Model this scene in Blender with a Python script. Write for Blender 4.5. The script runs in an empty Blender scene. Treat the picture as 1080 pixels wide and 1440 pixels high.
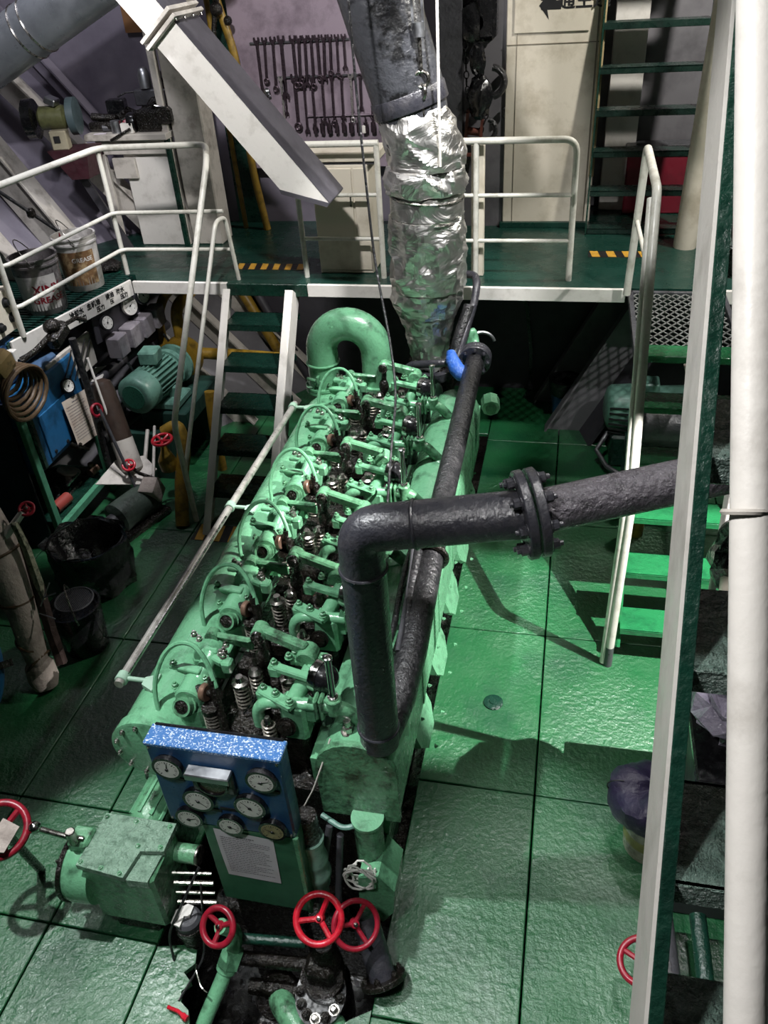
import bpy, math, random
from math import sin, cos, pi, sqrt, radians
from mathutils import Vector, Matrix
random.seed(7)
SC = bpy.context.scene
COL = SC.collection
V = Vector

# ------------------------------------------------------------------ mesh builder
def basis(d):
    d = V(d).normalized()
    u = V((0, 0, 1)) if abs(d.z) < 0.92 else V((1, 0, 0))
    a = d.cross(u).normalized()
    b = a.cross(d).normalized()
    return a, b, d

class MB:
    def __init__(s, M=None):
        s.v, s.f, s.M = [], [], M
    def add(s, vs, fs):
        o = len(s.v)
        for p in vs:
            p = V(p)
            s.v.append(s.M @ p if s.M else p)
        for f in fs:
            s.f.append([o + i for i in f])
        return s
    def box(s, lo, hi, bev=0.0):
        x0, y0, z0 = lo; x1, y1, z1 = hi
        if bev <= 0:
            vs = [(x0,y0,z0),(x1,y0,z0),(x1,y1,z0),(x0,y1,z0),(x0,y0,z1),(x1,y0,z1),(x1,y1,z1),(x0,y1,z1)]
            return s.add(vs, [(0,3,2,1),(4,5,6,7),(0,1,5,4),(1,2,6,5),(2,3,7,6),(3,0,4,7)])
        c = V(((x0+x1)/2, (y0+y1)/2, (z0+z1)/2))
        return s.rbox(c, ((x1-x0), (y1-y0), (z1-z0)), None, bev)
    def rbox(s, c, size, R=None, bev=0.0):
        """box about a centre, optional rotation matrix, chamfered edges"""
        hx, hy, hz = size[0]/2, size[1]/2, size[2]/2
        c = V(c); R = R or Matrix.Identity(3)
        b = min(bev, hx*.9, hy*.9, hz*.9)
        if b <= 0:
            vs = [c + R @ V((sx*hx, sy*hy, sz*hz)) for sz in (-1,1) for sy in (-1,1) for sx in (-1,1)]
            return s.add(vs, [(0,2,3,1),(4,5,7,6),(0,1,5,4),(1,3,7,5),(3,2,6,7),(2,0,4,6)])
        vs = []; idx = {}
        for sx in (-1,1):
            for sy in (-1,1):
                for sz in (-1,1):
                    for ax in range(3):
                        p = [sx*(hx-b), sy*(hy-b), sz*(hz-b)]
                        p[ax] = (sx*hx, sy*hy, sz*hz)[ax]
                        idx[(sx,sy,sz,ax)] = len(vs); vs.append(c + R @ V(p))
        fs = []
        for sg in (-1,1):
            q = [(sg,-1,-1),(sg,1,-1),(sg,1,1),(sg,-1,1)]
            fs.append([idx[k+(0,)] for k in (q if sg > 0 else q[::-1])])
            q = [(-1,sg,-1),(-1,sg,1),(1,sg,1),(1,sg,-1)]
            fs.append([idx[k+(1,)] for k in (q if sg > 0 else q[::-1])])
            q = [(-1,-1,sg),(1,-1,sg),(1,1,sg),(-1,1,sg)]
            fs.append([idx[k+(2,)] for k in (q if sg > 0 else q[::-1])])
        for a in (-1,1):
            for d in (-1,1):
                fs.append([idx[(a,d,-1,0)], idx[(a,d,1,0)], idx[(a,d,1,1)], idx[(a,d,-1,1)]])
                fs.append([idx[(a,-1,d,0)], idx[(a,1,d,0)], idx[(a,1,d,2)], idx[(a,-1,d,2)]])
                fs.append([idx[(-1,a,d,1)], idx[(1,a,d,1)], idx[(1,a,d,2)], idx[(-1,a,d,2)]])
                for e in (-1,1):
                    fs.append([idx[(a,d,e,0)], idx[(a,d,e,1)], idx[(a,d,e,2)]])
        return s.add(vs, fs)
    def beam(s, p0, p1, w, h, up=(0,0,1), bev=0.0):
        """rectangular bar from p0 to p1: w across, h along 'up'"""
        p0, p1 = V(p0), V(p1)
        d = (p1-p0); L = d.length; d.normalize()
        a = d.cross(V(up)).normalized(); b = a.cross(d).normalized()
        R = Matrix((a, d, b)).transposed()
        return s.rbox((p0+p1)/2, (w, L, h), R, bev)
    def ring(s, c, a, b, r, n):
        return [c + a*(r*cos(2*pi*i/n)) + b*(r*sin(2*pi*i/n)) for i in range(n)]
    def prof(s, p0, d, pr, n=16, caps=True):
        """lathe: pr = [(distance along d, radius)...]"""
        a, b, d = basis(d); p0 = V(p0)
        vs = []; fs = []
        for t, r in pr:
            vs += s.ring(p0 + d*t, a, b, max(r, 1e-5), n)
        for k in range(len(pr)-1):
            for i in range(n):
                j = (i+1) % n
                fs.append((k*n+i, k*n+j, (k+1)*n+j, (k+1)*n+i))
        if caps:
            fs.append(tuple(range(n))[::-1]); m = (len(pr)-1)*n
            fs.append(tuple(m+i for i in range(n)))
        return s.add(vs, fs)
    def cyl(s, p0, p1, r, n=16, r1=None, bev=0.0):
        p0, p1 = V(p0), V(p1); L = (p1-p0).length
        r1 = r if r1 is None else r1
        if bev > 0:
            return s.prof(p0, p1-p0, [(0,r-bev),(bev,r),(L-bev,r1),(L,r1-bev)], n)
        return s.prof(p0, p1-p0, [(0,r),(L,r1)], n)
    def tube(s, pts, r, n=12, closed=False, caps=True):
        """sweep a circle along points; r number or list"""
        P = [V(p) for p in pts]; m = len(P)
        rs = r if isinstance(r, (list, tuple)) else [r]*m
        tans = []
        for i in range(m):
            if closed: t = P[(i+1) % m] - P[i-1]
            else: t = P[min(i+1, m-1)] - P[max(i-1, 0)]
            tans.append(t.normalized())
        a, b, _ = basis(tans[0])
        vs = []; fs = []
        for i in range(m):
            t = tans[i]
            a = (a - t*a.dot(t)).normalized(); b = t.cross(a).normalized()
            vs += s.ring(P[i], a, -b, rs[i], n)
        for k in range(m if closed else m-1):
            k2 = (k+1) % m
            for i in range(n):
                j = (i+1) % n
                fs.append((k*n+j, k*n+i, k2*n+i, k2*n+j)[::-1])
        if caps and not closed:
            fs.append(tuple(range(n))[::-1]); fs.append(tuple((m-1)*n+i for i in range(n)))
        return s.add(vs, fs)
    def torus(s, c, d, R, r, n=28, k=8):
        a, b, d = basis(d); c = V(c)
        return s.tube([c + a*(R*cos(2*pi*i/n)) + b*(R*sin(2*pi*i/n)) for i in range(n)], r, k, closed=True)
    def arc(s, c, d, R, r, a0, a1, n=16, k=6):
        a, b, d = basis(d); c = V(c)
        return s.tube([c + a*(R*cos(t)) + b*(R*sin(t)) for t in [a0+(a1-a0)*i/n for i in range(n+1)]], r, k)
    def sph(s, c, r, n=12, m=8, sc=(1,1,1)):
        c = V(c); vs = [c + V((0,0,-r*sc[2]))]; fs = []
        for j in range(1, m):
            ph = -pi/2 + pi*j/m
            for i in range(n):
                th = 2*pi*i/n
                vs.append(c + V((r*sc[0]*cos(ph)*cos(th), r*sc[1]*cos(ph)*sin(th), r*sc[2]*sin(ph))))
        vs.append(c + V((0,0,r*sc[2]))); T = len(vs)-1
        for i in range(n):
            j = (i+1) % n
            fs.append((0, 1+j, 1+i)); fs.append((T, 1+(m-2)*n+i, 1+(m-2)*n+j))
            for q in range(m-2):
                fs.append((1+q*n+i, 1+q*n+j, 1+(q+1)*n+j, 1+(q+1)*n+i))
        return s.add(vs, fs)
    def prism(s, poly, org, u, w, d, depth):
        """polygon in (u,w) at org, extruded along d"""
        org, u, w, d = V(org), V(u).normalized(), V(w).normalized(), V(d).normalized()
        n = len(poly)
        vs = [org + u*x + w*y for x, y in poly] + [org + u*x + w*y + d*depth for x, y in poly]
        A = 0.5*sum(poly[i][0]*poly[(i+1)%n][1] - poly[(i+1)%n][0]*poly[i][1] for i in range(n))
        flip = (A > 0) == (u.cross(w).dot(d) > 0)
        f0 = list(range(n)); f1 = [n+i for i in range(n)]
        fs = [f0[::-1] if flip else f0, f1 if flip else f1[::-1]]
        for i in range(n):
            j = (i+1) % n
            q = [i, j, n+j, n+i]
            fs.append(q if flip else q[::-1])
        return s.add(vs, fs)
    def bolt(s, p, d, r=.012, h=.012):
        a, b, d = basis(d); p = V(p)
        s.prof(p, d, [(0, r*1.35), (h*.2, r*1.35)], 10)
        s.prof(p + d*(h*.2), d, [(0, r), (h, r), (h*1.15, r*.75)], 6)
        return s.prof(p + d*(h*1.2), d, [(0, r*.55), (h*.7, r*.5)], 8)
    def spring(s, p0, p1, R, r, turns, n=10, k=5):
        p0, p1 = V(p0), V(p1); a, b, d = basis(p1-p0); L = (p1-p0).length
        N = int(turns*n)
        return s.tube([p0 + d*(L*i/N) + a*(R*cos(2*pi*i/n)) + b*(R*sin(2*pi*i/n)) for i in range(N+1)], r, k)
    def jitter(s, amt, seed=0):
        rr = random.Random(seed)
        for i, p in enumerate(s.v):
            s.v[i] = p + V((rr.uniform(-1,1), rr.uniform(-1,1), rr.uniform(-1,1)))*amt
        return s
    def build(s, name, mat, parent=None, smooth=True, org=None, angle=38):
        me = bpy.data.meshes.new(name)
        o = V(org) if org is not None else (worg(parent) if parent else V((0,0,0)))
        me.from_pydata([tuple(p - o) for p in s.v], [], s.f)
        me.update()
        if smooth:
            me.polygons.foreach_set('use_smooth', [True]*len(me.polygons))
            me.set_sharp_from_angle(angle=radians(angle))
        ob = bpy.data.objects.new(name, me)
        COL.objects.link(ob)
        for m in (mat if isinstance(mat, (list, tuple)) else [mat]):
            me.materials.append(m)
        if parent:
            ob.parent = parent; ob.location = o - worg(parent)
        else:
            ob.location = o
        ORG[ob.name] = o
        return ob

ORG = {}
def worg(o): return ORG[o.name]
def tag(o, label, cat, group=None, kind=None):
    o['label'] = label; o['category'] = cat
    if group: o['group'] = group
    if kind: o['kind'] = kind
    return o
def thing(name, loc, label, cat, group=None, rz=0):
    o = bpy.data.objects.new(name, None); COL.objects.link(o)
    o.empty_display_size = .05
    o.location = loc; o.rotation_euler.z = rz; ORG[o.name] = V(loc)
    return tag(o, label, cat, group)
def struct(o):
    o['kind'] = 'structure'; return o
def solo(mb, name, mat, label, cat, group=None, org=None, smooth=True):
    if org is None:
        xs = [p.x for p in mb.v]; ys = [p.y for p in mb.v]; zs = [p.z for p in mb.v]
        org = ((min(xs)+max(xs))/2, (min(ys)+max(ys))/2, min(zs))
    return tag(mb.build(name, mat, None, smooth, org), label, cat, group)
def plabel(o, label): o['label'] = label; return o
def copy_tree(o, parent=None):
    c = o.copy(); COL.objects.link(c); c.parent = parent
    ORG[c.name] = ORG.get(o.name, V((0,0,0)))
    for ch in list(o.children): copy_tree(ch, c)
    return c
def bend(pts, r, n=6):
    """polyline with rounded corners of radius r"""
    P = [V(p) for p in pts]; out = [P[0]]
    for i in range(1, len(P)-1):
        a, b, c = P[i-1], P[i], P[i+1]
        d0 = (a-b); d1 = (c-b); l = min(r, d0.length*.48, d1.length*.48)
        s0 = b + d0.normalized()*l; s1 = b + d1.normalized()*l
        for k in range(n+1):
            t = k/n
            out.append(s0*(1-t)**2 + b*(2*t*(1-t)) + s1*t**2)
    out.append(P[-1]); return out

# ------------------------------------------------------------------ materials
def srgb(r, g, b):
    f = lambda c: (c/12.92 if c <= .04045 else ((c+.055)/1.055)**2.4)
    return (f(r/255), f(g/255), f(b/255), 1)
MATS = {}
def mat(name, col, rough=.4, metal=0.0, dirt=None, damt=.35, dscale=9.0, bump=.0, bscale=30.0, rvar=.12, spec=.5, coat=0.0, fine=0.0, lo=.48, hi=.68, bdist=.02, bmask=0):
    m = bpy.data.materials.new(name); m.use_nodes = True
    nt = m.node_tree; N = nt.nodes; L = nt.links
    b = N['Principled BSDF']
    b.inputs['Metallic'].default_value = metal
    b.inputs['Specular IOR Level'].default_value = spec
    b.inputs['Coat Weight'].default_value = coat
    b.inputs['Coat Roughness'].default_value = .12
    tc = N.new('ShaderNodeTexCoord')
    geo = N.new('ShaderNodeNewGeometry')
    pos = geo.outputs['Position']
    n1 = N.new('ShaderNodeTexNoise'); n1.inputs['Scale'].default_value = dscale; n1.inputs['Detail'].default_value = 7
    n1.inputs['Roughness'].default_value = .65
    L.new(pos, n1.inputs['Vector'])
    r1 = N.new('ShaderNodeMapRange'); r1.inputs[1].default_value = lo; r1.inputs[2].default_value = hi
    r1.inputs[3].default_value = 0; r1.inputs[4].default_value = damt
    L.new(n1.outputs[0], r1.inputs[0])
    mx = N.new('ShaderNodeMix'); mx.data_type = 'RGBA'
    mx.inputs[6].default_value = col
    mx.inputs[7].default_value = dirt if dirt else (col[0]*.3, col[1]*.3, col[2]*.3, 1)
    L.new(r1.outputs[0], mx.inputs[0])
    L.new(mx.outputs[2], b.inputs['Base Color'])
    n2 = N.new('ShaderNodeTexNoise'); n2.inputs['Scale'].default_value = dscale*2.3; n2.inputs['Detail'].default_value = 4
    L.new(pos, n2.inputs['Vector'])
    r2 = N.new('ShaderNodeMapRange'); r2.inputs[1].default_value = .3; r2.inputs[2].default_value = .7
    r2.inputs[3].default_value = max(.03, rough-rvar); r2.inputs[4].default_value = min(1, rough+rvar)
    L.new(n2.outputs[0], r2.inputs[0]); L.new(r2.outputs[0], b.inputs['Roughness'])
    if bump > 0:
        n3 = N.new('ShaderNodeTexNoise'); n3.inputs['Scale'].default_value = bscale; n3.inputs['Detail'].default_value = 5
        n3.inputs['Roughness'].default_value = .55 + fine
        L.new(pos, n3.inputs['Vector'])
        bp = N.new('ShaderNodeBump'); bp.inputs['Strength'].default_value = bump; bp.inputs['Distance'].default_value = bdist
        if bmask:                      # patches of rougher paint
            n4 = N.new('ShaderNodeTexNoise'); n4.inputs['Scale'].default_value = bmask; n4.inputs['Detail'].default_value = 3; L.new(pos, n4.inputs['Vector'])
            r4 = N.new('ShaderNodeMapRange'); r4.inputs[1].default_value = .42; r4.inputs[2].default_value = .62; r4.inputs[3].default_value = bump*.4; r4.inputs[4].default_value = bump
            L.new(n4.outputs[0], r4.inputs[0]); L.new(r4.outputs[0], bp.inputs['Strength'])
        L.new(n3.outputs[0], bp.inputs['Height']); L.new(bp.outputs[0], b.inputs['Normal']); L.new(bp.outputs[0], b.inputs['Coat Normal'])
    MATS[name] = m
    return m

GREEN = mat('engine_green', srgb(104,162,124), .3, dirt=srgb(34,58,42), damt=.75, dscale=11, bump=.15, bscale=60, coat=.5, lo=.52, hi=.72)
GREENO = mat('oily_green', srgb(92,144,108), .28, dirt=srgb(26,34,24), damt=.9, dscale=16, bump=.3, bscale=45, coat=.35, lo=.47, hi=.66)
GREENM = mat('motor_green', srgb(98,138,124), .4, dirt=srgb(30,60,50), damt=.5, dscale=14, bump=.1)
FLOORG = mat('floor_green', srgb(28,92,52), .38, dirt=srgb(18,62,44), damt=.6, dscale=2.2, bump=.9, bscale=30, coat=.6, fine=.06, rvar=.1, spec=.9, bmask=.9)
DECKG = mat('deck_green', srgb(22,56,47), .3, dirt=srgb(14,46,38), damt=.7, dscale=3, bump=.2, bscale=22)
STAIRG = mat('stair_green', srgb(34,110,66), .22, dirt=srgb(10,50,34), damt=.6, dscale=6, bump=.35, bscale=30, coat=.3)
TREADK = mat('blackish_green_paint', srgb(26,46,40), .3, dirt=srgb(14,24,22), damt=.6, dscale=9, bump=.3)
DARKG = mat('dark_green_paint', srgb(18,52,41), .3, dirt=srgb(10,28,24), damt=.7, dscale=12, bump=.35, bscale=50)
TREADT = mat('worn_tread', srgb(92,116,106), .45, dirt=srgb(14,52,40), damt=.9, dscale=22, bump=1.0, bscale=38, coat=.6, fine=.1, spec=1.0, bdist=.05)
GRATE = mat('grating_green', srgb(24,62,54), .4, dirt=srgb(8,14,14), damt=.9, dscale=18, bump=.5, bscale=40)
WHITE = mat('white_paint', srgb(214,210,204), .42, dirt=srgb(120,112,100), damt=.45, dscale=8, bump=.08, bscale=40, lo=.52, hi=.8)
WHITED = mat('dirty_white_paint', srgb(190,184,176), .5, dirt=srgb(92,84,74), damt=.6, dscale=7, bump=.1)
CREAM = mat('cream_paint', srgb(206,198,182), .45, dirt=srgb(140,128,104), damt=.5, dscale=3.5, bump=.06)
PURPLE = mat('grey_violet_paint', srgb(120,114,126), .5, dirt=srgb(84,76,92), damt=.5, dscale=2.2, bump=.05)
BOARD = mat('tool_board_paint', srgb(138,124,136), .5, dirt=srgb(70,56,68), damt=.55, dscale=5)
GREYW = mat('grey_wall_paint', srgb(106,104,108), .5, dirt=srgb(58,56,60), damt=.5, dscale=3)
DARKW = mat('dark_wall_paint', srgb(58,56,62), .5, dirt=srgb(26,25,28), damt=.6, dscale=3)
BLACKP = mat('black_pipe_paint', srgb(48,48,54), .34, dirt=srgb(76,74,76), damt=.45, dscale=18, bump=.25, bscale=60, coat=.2)
RUBBER = mat('black_lagging', srgb(30,30,32), .36, dirt=srgb(66,64,66), damt=.5, dscale=20, bump=.6, bscale=40, coat=.15)
GREYP = mat('grey_pipe_paint', srgb(70,70,74), .36, dirt=srgb(40,40,42), damt=.6, dscale=6, bump=.3, bscale=24)
OILY = mat('oily_iron', srgb(30,26,22), .25, metal=.5, dirt=srgb(8,7,6), damt=.9, dscale=22, bump=.6, bscale=70, coat=.3)
BILGE = mat('bilge_dirt', srgb(26,24,22), .3, dirt=srgb(8,7,7), damt=.9, dscale=8, bump=.8, bscale=18)
STEEL = mat('bare_steel', srgb(176,172,166), .28, metal=1, dirt=srgb(80,74,66), damt=.5, dscale=20)
CHROME = mat('polished_steel', srgb(200,198,196), .14, metal=1, dirt=srgb(90,88,84), damt=.3, dscale=30)
SPRING = mat('spring_steel', srgb(158,152,142), .3, metal=.7, dirt=srgb(40,34,28), damt=.6, dscale=40)
ALU = mat('dull_aluminium', srgb(170,172,176), .38, metal=1, dirt=srgb(110,110,112), damt=.4, dscale=6)
BLUE = mat('blue_paint', srgb(34,70,108), .38, dirt=srgb(20,40,70), damt=.6, dscale=9, bump=.1)
BLUEC = mat('blue_cabinet_paint', srgb(34,96,142), .45, dirt=srgb(18,46,66), damt=.6, dscale=7)
BLUEP = mat('chipped_blue_paint', srgb(50,96,150), .35, dirt=srgb(206,214,222), damt=.95, dscale=130, bump=.15, lo=.54, hi=.6)
BLUEB = mat('bright_blue_wrap', srgb(46,98,190), .35, dirt=srgb(150,180,220), damt=.35, dscale=40, bump=.4, bscale=60)
RED = mat('red_paint', srgb(188,28,46), .3, dirt=srgb(110,14,26), damt=.5, dscale=25, bump=.15, coat=.3)
REDD = mat('dark_red_paint', srgb(140,24,42), .35, dirt=srgb(70,12,24), damt=.6, dscale=20)
YELLOW = mat('yellow_pipe_paint', srgb(134,106,34), .42, dirt=srgb(60,46,16), damt=.75, dscale=13)
HAZY = mat('hazard_yellow', srgb(206,156,56), .5, dirt=srgb(120,88,36), damt=.5, dscale=20)
HAZK = mat('hazard_black', srgb(30,28,28), .5)
PAPER = mat('paper', srgb(214,206,214), .7, dirt=srgb(180,170,170), damt=.4, dscale=9)
INK = mat('black_ink', srgb(22,22,24), .6)
INKG = mat('grey_ink', srgb(112,106,112), .7)
DIAL = mat('dial_white', srgb(214,212,206), .5, dirt=srgb(150,146,138), damt=.3, dscale=30)
BLACKG = mat('black_gloss', srgb(18,18,20), .22, dirt=srgb(50,50,52), damt=.4, dscale=20, coat=.3)
PLASTIC = mat('black_plastic_bag', srgb(12,12,13), .16, dirt=srgb(30,30,32), damt=.4, dscale=10, bump=.9, bscale=22, coat=.4)
PVIO = mat('violet_plastic', srgb(42,36,62), .5, dirt=srgb(28,24,44), damt=.5, dscale=8, bump=.5, bscale=20)
CANVAS = mat('dirty_canvas', srgb(168,156,148), .75, dirt=srgb(80,70,64), damt=.6, dscale=7, bump=.4, bscale=30)
BROWN = mat('brown_hose', srgb(84,66,46), .5, dirt=srgb(40,30,22), damt=.6, dscale=20)
COPPER = mat('coppery', srgb(134,106,90), .4, metal=.6, dirt=srgb(60,40,28), damt=.6, dscale=30)
OLIVE = mat('olive_paint', srgb(96,98,64), .4, dirt=srgb(50,50,34), damt=.5, dscale=20)
GUNK = mat('black_gunk', srgb(24,20,16), .3, dirt=srgb(90,80,40), damt=.4, dscale=60, bump=.8, bscale=90, coat=.3, lo=.6, hi=.7)
BAGW = mat('grey_film', srgb(150,144,160), .25, dirt=srgb(70,64,90), damt=.7, dscale=14, bump=.8, bscale=18)
SILV = mat('silver_paint', srgb(150,154,160), .35, metal=.35, dirt=srgb(90,92,98), damt=.4, dscale=5)
BAFFLE = mat('baffle_grey', srgb(190,190,190), .5)

def foil_mat():
    m = bpy.data.materials.new('crumpled_foil'); m.use_nodes = True
    N = m.node_tree.nodes; L = m.node_tree.links; b = N['Principled BSDF']
    b.inputs['Metallic'].default_value = 1; b.inputs['Roughness'].default_value = .36
    b.inputs['Base Color'].default_value = srgb(236,234,230)
    g = N.new('ShaderNodeNewGeometry')
    mp = N.new('ShaderNodeMapping'); mp.inputs['Scale'].default_value = (1, 1, 1.6)
    L.new(g.outputs['Position'], mp.inputs[0])
    vo = N.new('ShaderNodeTexVoronoi'); vo.feature = 'F1'; vo.inputs['Scale'].default_value = 4.5
    nz = N.new('ShaderNodeTexNoise'); nz.inputs['Scale'].default_value = 4; nz.inputs['Detail'].default_value = 4; nz.inputs['Distortion'].default_value = 1.2
    L.new(mp.outputs[0], vo.inputs['Vector']); L.new(mp.outputs[0], nz.inputs['Vector'])
    ad = N.new('ShaderNodeMath'); ad.operation = 'MULTIPLY_ADD'; ad.inputs[1].default_value = .6
    L.new(vo.outputs['Distance'], ad.inputs[0]); L.new(nz.outputs[0], ad.inputs[2])
    bp = N.new('ShaderNodeBump'); bp.inputs['Strength'].default_value = .6; bp.inputs['Distance'].default_value = .07
    L.new(ad.outputs[0], bp.inputs['Height']); L.new(bp.outputs[0], b.inputs['Normal'])
    n2 = N.new('ShaderNodeTexNoise'); n2.inputs['Scale'].default_value = 5; n2.inputs['Detail'].default_value = 5
    L.new(g.outputs['Position'], n2.inputs['Vector'])
    r = N.new('ShaderNodeMapRange'); r.inputs[1].default_value = .5; r.inputs[2].default_value = .75; r.inputs[4].default_value = .6
    L.new(n2.outputs[0], r.inputs[0])
    mx = N.new('ShaderNodeMix'); mx.data_type = 'RGBA'; mx.inputs[6].default_value = srgb(238,236,232); mx.inputs[7].default_value = srgb(120,110,104)
    L.new(r.outputs[0], mx.inputs[0]); L.new(mx.outputs[2], b.inputs['Base Color'])
    return m
FOIL = foil_mat()

def emit(name, col, s):
    m = bpy.data.materials.new(name); m.use_nodes = True
    b = m.node_tree.nodes['Principled BSDF']
    b.inputs['Emission Color'].default_value = col; b.inputs['Emission Strength'].default_value = s
    return m

def text_mesh(name, body, size, mtx, mat_, parent=None, align='CENTER', extrude=.0008, wrap=None, org=None):
    """flat lettering turned into a mesh; wrap = cylinder radius to bend it round (local x -> angle)"""
    cu = bpy.data.curves.new(name, 'FONT'); cu.body = body; cu.size = size
    cu.align_x = align; cu.align_y = 'CENTER'; cu.extrude = extrude if not wrap else 0; cu.offset = size*.022
    cu.resolution_u = 3
    ob = bpy.data.objects.new(name, cu); COL.objects.link(ob)
    dg = bpy.context.evaluated_depsgraph_get()
    me0 = ob.evaluated_get(dg).to_mesh()
    vs = [v.co.copy() for v in me0.vertices]; fs = [list(p.vertices) for p in me0.polygons]
    ob.evaluated_get(dg).to_mesh_clear()
    bpy.data.objects.remove(ob); bpy.data.curves.remove(cu)
    if wrap:
        vs = [V((sin(v.x/wrap)*wrap, v.y, cos(v.x/wrap)*wrap - wrap + .0012)) for v in vs]
    mb = MB(); mb.add([mtx @ v for v in vs], fs)
    return mb.build(name, mat_, parent, False, org)
# ------------------------------------------------------------------ camera
CAMZ = 3.62
Rw = Matrix(((0.97738314, 0.20284018, -0.0598168), (0.07009122, -0.57757883, -0.8133203), (-0.19952296, 0.79073292, -0.57873313)))
cam = bpy.data.cameras.new('camera'); co = bpy.data.objects.new('camera', cam); COL.objects.link(co)
cam.sensor_fit = 'VERTICAL'; cam.sensor_height = 36; cam.sensor_width = 27; cam.lens = 1150/1440*36
cam.clip_start = .02
rx, dn, fw = Rw[0], Rw[1], Rw[2]
M3 = Matrix((rx, -dn, -fw)).transposed()
co.matrix_world = Matrix.Translation((0, 0, CAMZ)) @ M3.to_4x4()
SC.camera = co

# ------------------------------------------------------------------ floors
def plates(name, cells, z0, z1, m, gap=.004):
    mb = MB()
    for (x0, y0, x1, y1) in cells:
        mb.box((x0+gap, y0+gap, z0), (x1-gap, y1-gap, z1), .004)
    o = struct(mb.build(name, m, None, True, (0,0,0)))
    return o
cells = []
# side towards the hull (negative x)
for (x0, x1, ys) in ((-2.12, -1.58, (-1.2, .2, 1.57, 2.17, 3.36, 4.52, 5.7, 7.1)), (-2.64, -2.12, (-1.2, .2, 1.57, 2.17, 3.36, 4.52, 5.7, 7.1)),
                     (-3.7, -2.64, (-1.2, .2, 1.57, 2.17, 3.36, 4.52, 5.7, 7.1)), (-5.4, -3.7, (-1.2, 1.57, 3.36, 5.7, 7.1))):
    for a, b in zip(ys, ys[1:]): cells.append((x0, a, x1, b))
for (x0, x1) in ((-.58, .02), (.02, 1.2), (1.2, 3.4)):
    ys = (-1.2, .3, 1.45, 2.61, 3.77, 4.95, 6.1, 7.1)
    for a, b in zip(ys, ys[1:]): cells.append((x0, a, x1, b))
cells.append((-1.58, 6.2, -.58, 7.1)); cells.append((-1.58, -1.2, -.58, .9))
plates('floor', cells, -.03, 0, FLOORG)
# torn-edged plate reaching into the open bilge
mb = MB()
poly = [(-1.58, .9), (-1.58, 1.56), (-1.47, 1.585), (-1.40, 1.575), (-1.385, 1.52), (-1.42, 1.475), (-1.37, 1.44), (-1.40, 1.40), (-1.385, 1.36), (-1.34, 1.335), (-1.30, 1.25), (-1.26, 1.20), (-1.2, .9)]
mb.prism([(x+.004, y) for x, y in poly], (0,0,-.03), (1,0,0), (0,1,0), (0,0,1), .026)
mb.prism([(-.58, .9), (-.84, .9), (-.80, 1.30), (-.66, 1.42), (-.58, 1.47)], (0,0,-.03), (1,0,0), (0,1,0), (0,0,1), .026)
struct(mb.build('trim_1', FLOORG, None, True, (-1.4,1.2,0)))
mb = MB(); mb.box((-5.4, -1.2, -.75), (3.4, 7.1, -.7)); struct(mb.build('bilge_floor', BILGE, None, False, (0,0,-.7)))
# bilge sides so that the pit is closed
mb = MB(); mb.box((-1.62, -1.2, -.7), (-1.585, 6.3, -.03)); mb.box((-.575, -1.2, -.7), (-.54, 6.3, -.03)); mb.box((-1.62, 6.2, -.7), (-.54, 6.24, -.03)); mb.box((-1.62, .86, -.7), (-.54, .9, -.03))
struct(mb.build('trim_2', BILGE, None, False, (-1.1,3,-.7)))

# ------------------------------------------------------------------ mezzanine deck
mb = MB()
mb.prism([(-2.5, 5.72), (3.4, 5.72), (3.4, 7.75), (-5.4, 7.75), (-5.4, 5.86), (-3.38, 5.86), (-3.3, 5.72)], (0,0,1.46), (1,0,0), (0,1,0), (0,0,1), .04)
struct(mb.build('mezzanine_deck', DECKG, None, True, (0,6.5,1.5)))
mb = MB()
mb.prism([(-3.40, 5.85), (-5.4, 5.85), (-5.4, 4.5), (-3.67, 4.5)], (0,0,1.46), (1,0,0), (0,1,0), (0,0,1), .03)
y = 4.52
while y < 5.85:                                    # raised serrations of the grating
    xe = -3.67 + .27*(y-4.5)/1.35 - .01
    mb.box((-5.4, y, 1.488), (xe, y+.014, 1.502)); y += .045
struct(mb.build('mezzanine_grating', GRATE, None, False, (-4.3,5.2,1.5)))
def edge_beam(name, a, b, m=WHITE):
    mb = MB(); mb.beam((a[0], a[1], 1.455), (b[0], b[1], 1.455), .03, .095, bev=.004)
    return struct(mb.build(name, m, None, True, ((a[0]+b[0])/2, (a[1]+b[1])/2, 1.41)))
edge_beam('trim_3', (-1.9, 5.70), (.40, 5.70)); edge_beam('trim_4', (-3.33, 5.71), (-2.54, 5.71)); edge_beam('trim_5', (-2.54, 5.70), (-1.9, 5.70), DARKG)
edge_beam('trim_6', (1.04, 5.70), (3.4, 5.70))
beamL = MB()
beamL.beam((-3.655, 4.52, 1.445), (-3.36, 5.73, 1.445), .02, .125, bev=.004)
bl = struct(beamL.build('trim_7', WHITE, None, True, (-3.5,5.1,1.4)))
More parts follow.
